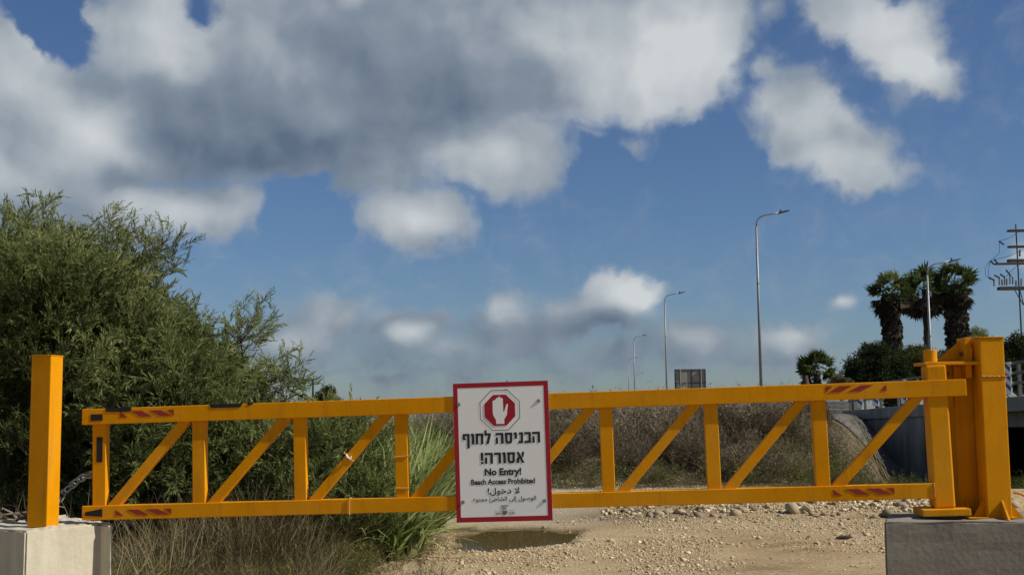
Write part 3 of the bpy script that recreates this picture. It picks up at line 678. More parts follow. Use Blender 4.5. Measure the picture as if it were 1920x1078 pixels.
def tuft(r, blades=9, spread=.5, curl=.5, w=.012, seg=3):
    T = Tris()
    for _ in range(blades):
        a = r.uniform(0, 2 * PI); o = np.array([math.cos(a), math.sin(a), 0]); d = np.array([0, 0, 1.]) + o * abs(r.normal(0, spread)); d /= np.linalg.norm(d)
        p = o * r.uniform(0, .06); L_ = r.uniform(.5, 1.05); s = np.cross(d, o + .01); s /= np.linalg.norm(s) + 1e-6; t = r.uniform(-.2, .25)
        for k in range(seg):
            q = p + d * L_ / seg; w0 = w * (1 - k / seg); w1 = w * (1 - (k + 1) / seg)
            T.tri(p - s * w0, p + s * w0, q + s * w1, t)
            if w1 > 0: T.tri(p - s * w0, q + s * w1, q - s * w1, t)
            p = q; d = d + (o * .55 - np.array([0, 0, .55])) * curl * (k + 1) / seg; d /= np.linalg.norm(d)
    return T.out()
def leaf_clump(r, n=30, leaf=.25, w=.55):
    T = Tris()
    for _ in range(n):
        p = rv(r) * r.uniform(.1, .5); d = rv(r) + p * 1.2; d /= np.linalg.norm(d)
        T.quad(p, d * leaf * r.uniform(.7, 1.4), leaf * w, np.cross(d, rv(r)), r.uniform(-.2, .2))
    return T.out()
def stuff(name, V, F, T, mat, label, cat, parent=None):
    o = link(name, mesh_np(name, V, F, T), mat, parent)
    if parent is None: tag(o, label, cat, kind='stuff')
    return o

# ------------------------------------------------------------------ tamarisk trees (left)
def in_poly(px, py, poly):
    c = False; j = len(poly) - 1
    for i in range(len(poly)):
        if (poly[i][1] > py) != (poly[j][1] > py) and px < (poly[j][0] - poly[i][0]) * (py - poly[i][1]) / (poly[j][1] - poly[i][1]) + poly[i][0]: c = not c
        j = i
    return c
r_t = np.random.default_rng(21)
sprays = [tamarisk_spray(r_t) for _ in range(7)]
def tamarisk(name, label, lobes, base, seed, trunks=3, per=92, group=None):
    r = np.random.default_rng(seed); base = Vector(base); base.z = Z(base.x, base.y) - .05
    t = thing(name, label, 'tree', base, group=group)
    P, D, Sc, Tn = [], [], [], []
    tb = MB(); limbs = MB()
    stems = []
    for k in range(trunks):
        a = r.uniform(0, 2 * PI); top = base + Vector((math.cos(a) * .5, math.sin(a) * .4, 1.0 + r.uniform(0, .4))) * 1 if trunks > 2 else base + Vector((math.cos(a) * .15, math.sin(a) * .12, .25))
        p0 = base + Vector((math.cos(a) * .12, math.sin(a) * .12, 0)); mid = p0.lerp(top, .5) + Vector((r.normal(0, .06), r.normal(0, .06), 0))
        tb.tube([p0 - base, mid - base, top - base], [.06, .05, .04] if trunks > 2 else [.03, .025, .02], 9); stems.append(top)
    nodes_ = [(q, .030) for q in stems]
    for (c, rad, dens, tone) in sorted(lobes, key=lambda l: (Vector(l[0]) - base - Vector((0, 0, .8))).length):
        c = Vector(c); s, w0 = min(nodes_, key=lambda q: (q[0] - c).length + (.6 if q[0].z > c.z else 0)); ll = (c - s).length; m = s.lerp(c, .35) + Vector((r.normal(0, .14), r.normal(0, .1), -.06)) * ll; m2 = s.lerp(c, .7) + Vector((r.normal(0, .12), r.normal(0, .1), .02)) * ll
        w1 = max(.0035, w0 * .72); limbs.tube([s - base, m - base, m2 - base, c - base], [w0, w0 * .6 + w1 * .4, w0 * .3 + w1 * .7, w1], 6); nodes_.append((c, w1))
        ld = Vector((.25 + r.normal(0, .35), r.normal(0, .3), .75)).normalized()
        for _ in range(5):
            v = Vector(rv(r)); v.z = abs(v.z) * .8 + .1; e = c + v * rad * r.uniform(.8, 1.15); mm = c.lerp(e, .5) + Vector((r.normal(0, .05), r.normal(0, .05), .04))
            limbs.tube([c - base, mm - base, e - base], [.0055, .004, .0015], 5)
        n = int(per * dens * (rad / .45) ** 2)
        v = r.normal(size=(n, 3)); v /= np.linalg.norm(v, axis=1, keepdims=True); v[:, 2] *= .92
        q = r.uniform(.25, 1, (n, 1)) ** .55
        P.append(np.array(c) + v * q * rad * r.uniform(.75, 1.12, (n, 1))); dd = v * .62 + np.array(ld) * .95 + r.normal(0, .18, (n, 3)); D.append(dd)
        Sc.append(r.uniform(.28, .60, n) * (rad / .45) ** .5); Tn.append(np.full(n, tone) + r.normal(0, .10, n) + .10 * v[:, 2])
    tb.add(limbs.v, limbs.f); tb.build('trunk', M['bark'], t, fix=False)
    V_, F_, T_ = scatter(sprays, np.concatenate(P) - np.array(base), np.concatenate(D), np.concatenate(Sc), np.concatenate(Tn), r, .08)
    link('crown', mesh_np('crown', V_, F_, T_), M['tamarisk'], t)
    return t
outline = [(-130,430),(0,445),(20,418),(60,388),(90,398),(105,440),(150,455),(185,440),(215,412),(240,440),(258,480),(290,470),(330,440),(342,470),(300,500),(290,535),(320,560),(360,575),(395,610),(420,625),(455,615),(492,588),(500,605),(478,640),(500,670),(515,690),(530,720),(545,760),(580,810),(630,860),(655,920),(640,1000),(560,1000),(480,970),(380,970),(230,985),(-130,1000)]
lob = []
tries = 0
while len(lob) < 165 and tries < 9000:
    tries += 1
    px, py = r_t.uniform(-120, 660), r_t.uniform(385, 970)
    if not in_poly(px, py, outline): continue
    depth = r_t.uniform(12.2, 15.8); rad = r_t.uniform(.26, .50)
    rp = rad * FPX / depth
    # keep the lobe inside the outline
    if not all(in_poly(px + rp * 1.12 * math.cos(a), py + rp * 1.12 * math.sin(a), outline) for a in np.arange(0, 2 * PI, PI / 4)):
        rad *= .55; rp *= .55
        if not all(in_poly(px + rp * 1.05 * math.cos(a), py + rp * 1.05 * math.sin(a), outline) for a in np.arange(0, 2 * PI, PI / 4)): continue
    c = at(px - 18, py + 16, depth)
    if any((c - o[0]).length < .72 * min(rad, o[1]) + .12 for o in lob): continue
    if c.z < .05: continue
    lob.append((c, rad, 1.0, r_t.uniform(.12, .75), px))
for (px, py, rad, dens) in [(70,400,.22,.7),(45,430,.22,.7),(95,425,.2,.7),(218,418,.2,.7),(232,432,.16,.7),(270,428,.13,.6),(266,455,.16,.7),(262,485,.2,.8),(318,440,.16,.8),(333,458,.15,.8),(342,482,.12,.8),(300,468,.15,.6),(286,448,.12,.5),(305,492,.16,.7),(285,500,.18,.8),
                            (497,592,.15,.9),(482,606,.18,.9),(466,625,.2,1),(450,612,.16,.8),(536,690,.2,.8),(545,720,.22,.8),(555,700,.14,.6),(150,445,.16,.8),(170,452,.16,.8),(380,598,.16,.8),(10,432,.22,.9),(602,740,.10,.7),(612,748,.10,.7)]:
    lob.append((at(px - 14, py + 18, r_t.uniform(13.2, 14.2)), rad, dens, r_t.uniform(.3, .65), px))
grp = [l for l in lob if l[4] < 250]; grp2 = [l for l in lob if 250 <= l[4] < 430]; grp3 = [l for l in lob if l[4] >= 430]
tamarisk('tamarisk_tree', 'tallest feathery grey green tamarisk behind the plain yellow post', [l[:4] for l in grp], (-5.0, 14.2, 0), 31, 5)
tamarisk('tamarisk_tree', 'mid sized feathery tamarisk with thin bare twigs reaching from its top', [l[:4] for l in grp2], (-3.9, 14.4, 0), 32, 4)
tamarisk('tamarisk_tree', 'lower feathery tamarisk sloping down toward the dirt track', [l[:4] for l in grp3], (-2.75, 14.3, 0), 33, 4)
# low bush by the track
lowl = [(at(px, py, dd), rad, 1.0, tn) for px, py, dd, rad, tn in [(590,840,13.0,.34,.4),(630,835,13.4,.30,.45),(660,860,13.0,.33,.35),(620,900,12.6,.36,.3),(665,930,12.6,.32,.3),(640,965,12.2,.30,.3),(590,870,12.6,.33,.35),(690,900,13.0,.26,.45),(690,880,13.4,.24,.5),(580,940,12.3,.3,.28),(690,965,12.4,.24,.35)]]
tamarisk('tamarisk_shrub', 'low dark feathery tamarisk shrub next to the green reeds', lowl, (-1.75, 12.9, 0), 34, 2, per=85)['category'] = 'shrub'

# ------------------------------------------------------------------ reeds, dry grass, litter plants
r_g = np.random.default_rng(44)
reeds = [tuft(r_g, 8, .42, .6, .020, 4) for _ in range(6)]
def patch(n, fx, fy, ok=None):
    x, y = fx(n), fy(n); k = np.ones(n, bool) if ok is None else ok(x, y); x, y = x[k], y[k]
    return np.stack([x, y, height(x, y) - .01], 1)
def grow(templates, pos, smin, smax, tmu, tsd, r, lean=(.0, .0), wob=.15):
    n = len(pos); d = np.stack([r.normal(lean[0], wob, n), r.normal(lean[1], wob, n), np.ones(n)], 1)
    return scatter(templates, pos, d, r.uniform(smin, smax, n), np.clip(r.normal(tmu, tsd, n), 0, 1), r)
pos = patch(620, lambda n: r_g.normal(-1.42, .26, n), lambda n: r_g.uniform(12.8, 16.5, n), lambda x, y: x < -1.05 - .03 * (y - 13))
stuff('reeds', *grow(reeds, pos, .6, 1.8, .6, .25, r_g, (.10, -.05), .28), M['reed'], 'bright green arching reed leaves at the left edge of the track', 'reeds')
pos = patch(260, lambda n: r_g.normal(-1.75, .35, n), lambda n: r_g.uniform(14.5, 19.5, n), lambda x, y: x < -1.3)
stuff('tall_reeds', *grow(reeds, pos, .7, 1.35, .45, .2, r_g, (.2, 0), .3), M['reed'], 'taller green reeds behind the shrub where the track narrows', 'reeds')
dry = [tuft(r_g, 11, .55, .6, .0065, 3) for _ in range(7)]
pos = patch(2300, lambda n: r_g.uniform(-4.4, -1.55, n), lambda n: r_g.uniform(10.2, 13.0, n), lambda x, y: x < -1.35 - .5 * np.maximum(0, y - 12) + .12 * np.sin(7 * y))
stuff('dry_grass', *grow(dry, pos, .25, .62, .45, .22, r_g, (.1, 0), .75), M['drygrass'], 'matted dry straw grass under the left half of the gate', 'grass')
gw = [weed(r_g, 5, .5, 7, .070, .45, .011) for _ in range(6)]
pos = patch(1400, lambda n: r_g.uniform(-4.2, -1.4, n), lambda n: r_g.uniform(9.8, 12.9, n), lambda x, y: (x < -1.38) & (fbm(x, y, 1.3, 2) > -.25))
stuff('low_weeds', *grow(gw, pos, .22, .50, .50, .2, r_g, (0, 0), .5), M['weed'], 'low green weeds mixed with the straw grass at the verge', 'weeds')
pos = patch(260, lambda n: r_g.uniform(-5.5, -2.8, n), lambda n: r_g.uniform(9.3, 11.5, n))
stuff('grass_stems', *grow(dry, pos, .5, 1.1, .75, .15, r_g, (.2, 0), .4), M['drygrass'], 'pale dead grass stems behind the catch post', 'grass')
pos = patch(650, lambda n: r_g.uniform(-7.2, -1.9, n), lambda n: r_g.uniform(12.4, 16.5, n))
stuff('undergrowth', *grow(gw, pos, .35, .85, .25, .15, r_g, (0, 0), .5), M['weed'], 'dark undergrowth of weeds at the foot of the tamarisks', 'weeds')
pos = patch(420, lambda n: r_g.uniform(-3.3, -1.9, n), lambda n: r_g.uniform(11.2, 12.6, n))
stuff('grass_plumes', *grow(dry, pos, .6, 1.15, .42, .18, r_g, (.25, 0), .35), M['drygrass'], 'arching brown grass plumes in front of the tamarisk crowns', 'grass')
# tufts at gravel edge and sparse on track
pos = patch(240, lambda n: r_g.normal(-1.15, .28, n), lambda n: r_g.uniform(11.3, 14.5, n))
stuff('verge_tufts', *grow(dry, pos, .12, .32, .55, .2, r_g, (.1, 0), .4), M['drygrass'], 'thin straw tufts scattered over the gravel edge', 'grass')

# ------------------------------------------------------------------ embankment scrub
scr = [weed(r_g, 8, .45, 7, .048, .5, .017, (-.38, .02), .16) for _ in range(8)]
x = r_g.uniform(-6.5, 10.5, 1500); y = 23.9 + r_g.beta(1.1, 2.0, 1500) * 12
d = edge_d(x, y); k = (d < 2.3) & ((x > -2.3) | (y > 27)); x, y = x[k], y[k]
hh = np.clip(.42 + .40 * (y - 24.2) / 4, .30, .95) * (1 + .42 * fbm(x, y, 1.1, 3))
pos = np.stack([x, y, height(x, y) - .02], 1); n = len(x)
V_, F_, T_ = scatter(scr, pos, np.stack([r_g.normal(0, .2, n), r_g.normal(0, .2, n), np.ones(n)], 1), np.clip(hh, .3, 1.25) * r_g.uniform(.7, 1.15, n), np.clip(.40 + .38 * fbm(x, y, 1.4, 2) + r_g.normal(0, .16, n), 0, 1), r_g)
bx_, by_, bs_, bt_, bd_ = [], [], [], [], []
for _ in range(150):
    cx_ = r_g.uniform(-5.5, 9.5); cy_ = 24.6 + r_g.beta(1.2, 1.5) * 7.5
    if edge_d(cx_, cy_) > 1.6 or (cx_ < -2.3 and cy_ < 27): continue
    br_ = r_g.uniform(.38, 1.05); tone_ = np.clip(r_g.normal(.45, .24), .05, .95)
    for _ in range(int(15 * br_ / .5)):
        a_ = r_g.uniform(0, 2 * PI); tl = r_g.uniform(0, 1.0)
        bx_.append(cx_ + math.cos(a_) * .12 * br_); by_.append(cy_ + math.sin(a_) * .12 * br_); bd_.append((math.cos(a_) * tl, math.sin(a_) * tl, 1.0)); bs_.append(br_ * r_g.uniform(.8, 1.15) * (1.05 - .2 * tl)); bt_.append(tone_)
bx_, by_, bs_, bt_, bd_ = map(np.array, (bx_, by_, bs_, bt_, bd_))
Vb, Fb, Tb = scatter(scr, np.stack([bx_, by_, height(bx_, by_) - .02], 1), bd_, bs_, bt_, r_g)
F_ = np.concatenate([F_, Fb + len(V_)]); V_ = np.concatenate([V_, Vb]); T_ = np.concatenate([T_, Tb])
nt_ = 300; xt = r_g.uniform(-5, 8.5, nt_); yt = r_g.uniform(27.0, 31.5, nt_); kt = edge_d(xt, yt) < .5; xt, yt = xt[kt], yt[kt]; nt_ = len(xt)
Vb, Fb, Tb = scatter([weed(r_g, 5, .30, 7, .05, .5, .014, (-.3, .1), .1) for _ in range(4)], np.stack([xt, yt, height(xt, yt) - .02], 1), np.stack([r_g.normal(0, .12, nt_), r_g.normal(0, .12, nt_), np.ones(nt_)], 1), np.clip(.75 + .35 * fbm(xt, yt, 1.2, 2) + r_g.uniform(0, .5, nt_), .5, 1.5), np.clip(r_g.normal(.6, .2, nt_), 0, 1), r_g)
F_ = np.concatenate([F_, Fb + len(V_)]); V_ = np.concatenate([V_, Vb]); T_ = np.concatenate([T_, Tb])
stuff('dry_scrub', V_, F_, T_, M['scrub'], 'brown dry scrub covering the embankment behind the gate', 'scrub')
wd = [weed(r_g, 6, .42, 7, .070, .5, .011) for _ in range(6)]
x = r_g.uniform(-4, 10.5, 900); y = 23.6 + r_g.beta(1, 1.8, 900) * 10
d = edge_d(x, y); k = (d < 2.5) & (fbm(x, y, .55, 3) + .25 * (x > 5) + 1.2 * (y < 24.6) > .06) & (x > -2.3); x, y = x[k], y[k]; n = len(x)
pos = np.stack([x, y, height(x, y) - .02], 1)
V_, F_, T_ = scatter(wd, pos, np.stack([r_g.normal(0, .2, n), r_g.normal(0, .2, n), np.ones(n)], 1), r_g.uniform(.35, .85, n), np.clip(r_g.normal(.42, .2, n), 0, 1), r_g)
stuff('green_scrub', V_, F_, T_, M['weed'], 'green weeds growing among the brown embankment scrub', 'weeds')
x = r_g.uniform(6.0, 11.0, 420); y = r_g.uniform(24.0, 29.5, 420); d = edge_d(x, y); k = (d > .6) & (d < 6.0); x, y = x[k], y[k]; n = len(x)
pos = np.stack([x, y, height(x, y) - .02], 1)
V_, F_, T_ = scatter(wd + scr[:2], pos, np.stack([r_g.normal(0, .2, n), r_g.normal(0, .2, n), np.ones(n)], 1), r_g.uniform(.25, .6, n) , np.clip(r_g.normal(.5, .2, n), 0, 1), r_g)
stuff('channel_weeds', V_, F_, T_, M['weed'], 'yellow green weeds in the channel before the concrete underpass', 'weeds')

x = r_g.uniform(5, 16, 1500); y = r_g.uniform(28, 50, 1500); d = edge_d(x, y); k = (d > .8) & (d < 3.1 - .05 * np.maximum(0, y - 40)) & (fbm(x, y, .8, 2) > -.1); x, y = x[k], y[k]; n = len(x)
pos = np.stack([x, y, height(x, y) - .02], 1)
V_, F_, T_ = scatter(scr[:4] + wd[:2], pos, np.stack([r_g.normal(0, .25, n), r_g.normal(0, .25, n), np.ones(n)], 1), r_g.uniform(.25, .6, n), np.clip(r_g.normal(.5, .2, n), 0, 1), r_g)
stuff('slope_scrub', V_, F_, T_, M['scrub'], 'dry weeds growing on the flank beside the bridge', 'scrub')
# ------------------------------------------------------------------ stones
def stone_mesh(seed, sub=1):
    r = np.random.default_rng(seed); bm = bmesh.new(); bmesh.ops.create_icosphere(bm, subdivisions=sub, radius=1)
    sc = np.array([r.uniform(.8, 1.25), r.uniform(.75, 1.1), r.uniform(.45, .75)])
    for v in bm.verts: v.co = Vector(np.array(v.co) * sc * r.uniform(.60, 1.16))
    bmesh.ops.triangulate(bm, faces=bm.faces)
    vs = np.array([v.co for v in bm.verts]); fs = np.array([[q.index for q in f.verts] for f in bm.faces]); bm.free(); return vs, fs
def stone_material(name, cols):
    m = bpy.data.materials.new(name); m.use_nodes = True; nt = m.node_tree; L = nt.links.new; p = nt.nodes['Principled BSDF']; p.inputs['Roughness'].default_value = .95; p.inputs['Specular IOR Level'].default_value = .15
    a = nt.nodes.new('ShaderNodeAttribute'); a.attribute_name = 'tint'; oi = nt.nodes.new('ShaderNodeObjectInfo'); ad = nt.nodes.new('ShaderNodeMath'); ad.operation = 'ADD'
    L(a.outputs['Fac'], ad.inputs[0]); L(oi.outputs['Random'], ad.inputs[1]); fr = nt.nodes.new('ShaderNodeMath'); fr.operation = 'FRACT'; L(ad.outputs[0], fr.inputs[0])
    r = nt.nodes.new('ShaderNodeValToRGB'); L(fr.outputs[0], r.inputs[0]); e = r.color_ramp.elements
    e[0].color = (*cols[0], 1); e[1].color = (*cols[-1], 1)
    for i, c in enumerate(cols[1:-1]): q = e.new((i + 1) / (len(cols) - 1)); q.color = (*c, 1)
    n = nt.nodes.new('ShaderNodeTexNoise'); n.inputs['Scale'].default_value = 30; n.inputs['Detail'].default_value = 5
    tc = nt.nodes.new('ShaderNodeTexCoord'); L(tc.outputs['Object'], n.inputs['Vector'])
    mx = nt.nodes.new('ShaderNodeMix'); mx.data_type = 'RGBA'; mx.blend_type = 'MULTIPLY'; mx.inputs[0].default_value = .6
    L(r.outputs[0], mx.inputs[6]); L(n.outputs['Fac'], mx.inputs[7]); hs_ = nt.nodes.new('ShaderNodeHueSaturation'); hs_.inputs['Value'].default_value = 1.35; L(mx.outputs[2], hs_.inputs['Color']); L(hs_.outputs[0], p.inputs['Base Color'])
    return m
M['stone'] = stone_material('limestone', [(0.33, 0.235, 0.125), (0.55, 0.43, 0.255), (0.68, 0.565, 0.37), (0.45, 0.34, 0.195), (0.76, 0.66, 0.47)])
def chip(seed):          # broken angular chip: jittered octahedron, 8 triangles
    r = np.random.default_rng(seed); v = np.array([[1,0,0],[-1,0,0],[0,1,0],[0,-1,0],[0,0,1],[0,0,-1]], float) * r.uniform(.55, 1.25, (6, 1)) * np.array([1.1, .95, .6]) + r.normal(0, .16, (6, 3))
    return v, np.array([[0,2,4],[2,1,4],[1,3,4],[3,0,4],[2,0,5],[1,2,5],[3,1,5],[0,3,5]])
M['rubble'] = stone_material('rubble', [(0.20, 0.145, 0.085), (0.40, 0.32, 0.20), (0.27, 0.205, 0.125), (0.55, 0.46, 0.31), (0.16, 0.12, 0.075)])
r_s = np.random.default_rng(8)
tpl = [(v, f, np.zeros(len(v))) for v, f in (chip(100 + k) for k in range(10))]
# icosphere level 1 = 20 triangles
n = 72000
x = r_s.uniform(-1.9, 6.9, n); y = 11.0 + (r_s.uniform(0, 1, n) ** 1.35) * 14.0
keep = (fbm(x, y, .9, 3) * 1.3 - .55 * np.exp(-((x - .75 - .06 * (y - 12)) / .32) ** 2) - .55 * np.exp(-((x - 2.35 - .06 * (y - 12)) / .32) ** 2) - .25 * (y < 13.6) + .55 * (x > 1.6) * (y > 13) + .5 * (np.abs(y - 18.9) < 1.0) * (x > 1.3) + r_s.normal(0, .35, n) - .9 * ((y > 15.8) & (x < .6)) > -.15) & (height(x, y) > -.034) & (x > -1.9 + .03 * y)
x, y = x[keep], y[keep]; n = len(x)
size = np.clip(np.exp(r_s.normal(-4.68, .50, n)), .005, .05) * (1 + 1.3 * (np.abs(y - 18.7) < 1.0) * (x > 1.3) * r_s.uniform(.3, 1.4, n))
pos = np.stack([x, y, height(x, y) + size * .2], 1)
V_, F_, T_ = scatter(tpl, pos, np.stack([r_s.normal(0, .35, n), r_s.normal(0, .35, n), np.ones(n)], 1), size, r_s.uniform(0, 1, n), r_s, .0)
stuff('gravel', V_, F_, T_, M['stone'], 'loose pale limestone gravel strewn over the track', 'gravel')
rocks = []
for k in range(6):
    v, f = stone_mesh(300 + k, 1); rocks.append(mesh_np('rock', v, f)); rocks[-1].materials.append(M['rubble'])
def rock(x, y, s, k, sink=.25):
    o = bpy.data.objects.new('rock', rocks[k % 6]); COL.objects.link(o); o.parent = ground
    o.location = (x, y, Z(x, y) + s * (.5 - sink)); o.scale = (s,) * 3; o.rotation_euler = (random.uniform(-.3, .3), random.uniform(-.3, .3), random.uniform(0, 6.28))
for k in range(285):
    rock(random.uniform(1.6, 7.6), random.gauss(18.6, .70), min(.15, .050 * math.exp(random.gauss(.1, .40))), k, .36)
for k in range(60):
    rock(random.uniform(-1.3, 6.0), random.uniform(11.3, 17.5), .024 * math.exp(random.gauss(0, .35)), k, .35)
rock(3.95, 17.65, .155, 3, .1); rock(5.05, 17.4, .11, 1); rock(5.25, 17.5, .13, 4, .1); rock(2.45, 17.95, .10, 2)
# scraps lying on the gravel
p = at(1583, 1015, 14.2); sc_ = thing('driftwood', 'short dark piece of wood lying on the gravel near the right block', 'wood', (p.x, p.y, Z(p.x, p.y)))
MB().tube([(-.09, 0, .018), (-.03, .01, .026), (.04, 0, .025), (.085, -.01, .030)], [.012, .024, .022, .010], 7).build('stick', M['bark'], sc_)
MB().tube([(.03, 0, .03), (.07, .02, .05), (.09, .03, .055)], [.010, .007, .003], 6).build('stub', M['bark'], sc_)
p = Vector((2.3, 18.0, 0)); rg = thing('rag', 'crumpled dark rag half buried at the foot of the stony ridge', 'rag', (p.x, p.y, Z(p.x, p.y)))
b = MB(); nn = 13
gv = [(u * .42 - .21, w_ * .22 - .11, .02 + .06 * abs(math.sin(u * 9 + w_ * 4)) * abs(math.cos(w_ * 7 - u * 3))) for u in np.linspace(0, 1, nn) for w_ in np.linspace(0, 1, nn)]
b.add(gv, [(i * nn + j, (i + 1) * nn + j, (i + 1) * nn + j + 1, i * nn + j + 1) for i in range(nn - 1) for j in range(nn - 1)])
o = b.build('cloth', material('dark_cloth', (0.018, 0.012, 0.022), .9, vary=.5, vscale=15), rg, fix=False); m_ = o.modifiers.new('thick', 'SOLIDIFY'); m_.thickness = .006

# ------------------------------------------------------------------ bridge, abutment, slope paving
br = thing('road_bridge', 'low concrete road bridge with an edge beam and dark opening below', 'bridge', (16.3, 45, 0))
def deck_z(y): return 1.34 + (60 - y) / 20 * .44
def slab(x0, x1, y0, y1, dz0, dz1):   # sloping slab between two heights below the deck line
    return MB().add([(x0 - 16.3, y0 - 45, deck_z(y0) + dz0), (x1 - 16.3, y0 - 45, deck_z(y0) + dz0), (x1 - 16.3, y1 - 45, deck_z(y1) + dz0), (x0 - 16.3, y1 - 45, deck_z(y1) + dz0),
                     (x0 - 16.3, y0 - 45, deck_z(y0) + dz1), (x1 - 16.3, y0 - 45, deck_z(y0) + dz1), (x1 - 16.3, y1 - 45, deck_z(y1) + dz1), (x0 - 16.3, y1 - 45, deck_z(y1) + dz1)],
                    [(0,3,2,1),(4,5,6,7),(0,1,5,4),(1,2,6,5),(2,3,7,6),(3,0,4,7)])
yy = 60.0; k = 0
while yy > 22: slab(16.0, 16.6, yy - 4.96, yy, -.47, 0).build('edge_beam', M['bridge'], br, .02); yy -= 5; k += 1
slab(16.62, 28, 20, 60, -.42, -.06).build('deck_slab', M['bridge'], br)
slab(16.75, 17.6, 20, 60, -.95, -.43).build('girder', M['bridge'], br); slab(21, 21.8, 20, 60, -.95, -.43).build('girder', M['bridge'], br)
def lb(x0, y0, z0, x1, y1, z1, nm, m, par=br, ox=16.3, oy=45, bev=.0): return MB().box((x0 - ox, y0 - oy, z0), (x1 - ox, y1 - oy, z1)).build(nm, m, par, bev)
lb(16.7, 58.2, -1.9, 18.9, 59.2, .80, 'abutment_wall', M['bridge'], bev=.02)
slab(16.08, 16.45, 48.4, 52.0, -3.2, -.475).build('wing_wall', M['bridge'], br, .01); slab(16.08, 16.45, 52.02, 58.6, -3.2, -.475).build('wing_wall', M['bridge'], br, .01)
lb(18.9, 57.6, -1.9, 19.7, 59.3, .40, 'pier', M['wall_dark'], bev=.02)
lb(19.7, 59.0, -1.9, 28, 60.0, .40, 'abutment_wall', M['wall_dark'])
lb(27.2, 20, -1.9, 28.0, 58.9, 1.0, 'light_block_wall', M['wall_dark'])  # added walls shut out the light beyond so the opening stays dark
lb(16.6, 18, -1.9, 28.0, 19.5, 1.6, 'light_block_wall', M['wall_dark'])
# railing along the deck edge: posts, rails, hazard boards
rl = thing('bridge_railing', 'grey metal railing with striped hazard boards along the bridge edge', 'railing', (16.3, 45, 0))
for hgt in (.45, .78, 1.10):
    MB().tube([(-.02, 14.8 - k_ * 5, deck_z(59.8 - k_ * 5) + hgt) for k_ in range(8)], .045, 8).build('rail', M['railsteel'], rl)
for k_ in range(15):
    y_ = 59.6 - k_ * 2.5; MB().box((-.05, y_ - 45 - .05, deck_z(y_)), (.05, y_ - 45 + .05, deck_z(y_) + 1.12)).build('rail_post', M['railsteel'], rl)
def hazard_board(px, Yd, w=.32, h=1.0):
    x_ = -.12; y_ = Yd - 45; z_ = deck_z(Yd) + .10
    MB().box((x_ - .02, y_ - w / 2, z_), (x_ + .02, y_ + w / 2, z_ + h)).build('hazard_board', M['lamp_white'], rl)
    for q in range(3):
        zz = z_ + .08 + q * .32
        MB().add([(x_ - .024, y_ - w / 2, zz), (x_ - .024, y_ + w / 2, zz + .22), (x_ - .024, y_ + w / 2, zz + .36), (x_ - .024, y_ - w / 2, zz + .14)], [(0, 1, 2, 3)]).build('board_stripe', M['dark_steel'], rl, fix=False)
hazard_board(0, 40.2, .5, 1.05); hazard_board(0, 57.5, .9); hazard_board(0, 55.0, .9); hazard_board(0, 51, .7)
# stepped concrete kerb block at the deck end
kb = thing('parapet_end', 'stepped grey concrete parapet end beyond the bridge beam', 'parapet', (16.0, 61.5, 0))
for q in range(4): MB().box((-.5 - .0 * q, -.6, 1.05 + q * .2), (.75 - q * .05, .6, 1.24 + q * .2)).build('course', M['bridge'], kb, .02)
MB().box((.85, -.5, 1.05), (1.25, .5, 2.0)).build('end_pillar', M['bridge'], kb, .02)
# paved flank of the embankment beside the opening
sx = np.linspace(-0.2, 3.3, 22); sy = np.linspace(44, 59.4, 40)
pv = []
for b_ in sy:
    for a_ in sx:
        xx = 4.7 + (b_ - 26) * 11 / 32 + a_ * 33.84 / 32; pv.append((xx, b_, Z(xx, b_) + .05))
pv = np.array(pv); i0 = (np.arange(39)[:, None] * 22 + np.arange(21)[None]).ravel()
tag(link('slope_paving', mesh_np('slope_paving', pv, np.stack([i0, i0 + 1, i0 + 23, i0 + 22], 1)), M['paving'], smooth_=True), 'grey paved flank of the embankment next to the bridge', 'paving', kind='structure')
# road
rp = []
def road_x(y): return 17.2 + max(0, y - 120) * .035 + max(0, y - 180) * .04
ry = list(np.arange(60.5, 900, 12))
for y_ in ry:
    for o_ in (0, 10): rp.append((road_x(y_) + o_, y_, max(Z(road_x(y_) + o_, y_) + .06, 1.12)))
rp = np.array(rp); i0 = np.arange(len(ry) - 1) * 2
tag(link('road', mesh_np('road', rp, np.stack([i0, i0 + 1, i0 + 3, i0 + 2], 1)), M['asphalt']), 'asphalt road on the embankment beyond the bridge', 'road', kind='structure')
slab(16.62, 28, 20, 60, -.055, -.02).build('carriageway', M['asphalt'], br)

# ------------------------------------------------------------------ street lamps
def lamp_proto(Ht=12.0):
    t = thing('street_lamp', '', 'street lamp', group='street lamps along the road')
    MB().tube([(0, 0, -.4), (0, 0, Ht * .46), (0, 0, Ht * .92)], [.105, .085, .06], 12).build('pole', M['steel'], t, smooth_=True)
    arm = [(0, 0, Ht * .92), (.03, 0, Ht * .94), (.12, 0, Ht * .957), (.30, 0, Ht * .97), (.55, 0, Ht * .978), (1.0, 0, Ht * .985), (1.55, 0, Ht * .992)]
    MB().tube(arm, .045, 8).build('arm', M['steel'], t, smooth_=True)
    h = MB().prism([(1.35, Ht * .990 - .02), (1.45, Ht * .990 - .07), (2.05, Ht * 1.0 - .03), (2.12, Ht * 1.0 + .01), (2.0, Ht * 1.0 + .03), (1.45, Ht * .990 + .05)], -.13, .13).build('lamp_head', M['dark_steel'], t, .02)
    MB().tube([(1.55, 0, Ht * .993), (1.55, 0, Ht * .993 + .16)], .045, 8).build('photocell', M['dark_steel'], h)
    MB().tube([(0, 0, Ht * .62), (0, 0, Ht * .62 + .06)], .10, 12).build('collar', M['steel'], t)
    MB().tube([(0, 0, .0), (0, 0, .45)], .118, 12).build('base_band', M['lamp_white'], t); MB().tube([(0, 0, .45), (0, 0, .85)], .117, 12).build('base_band', M['blacktape'], t)
    return t
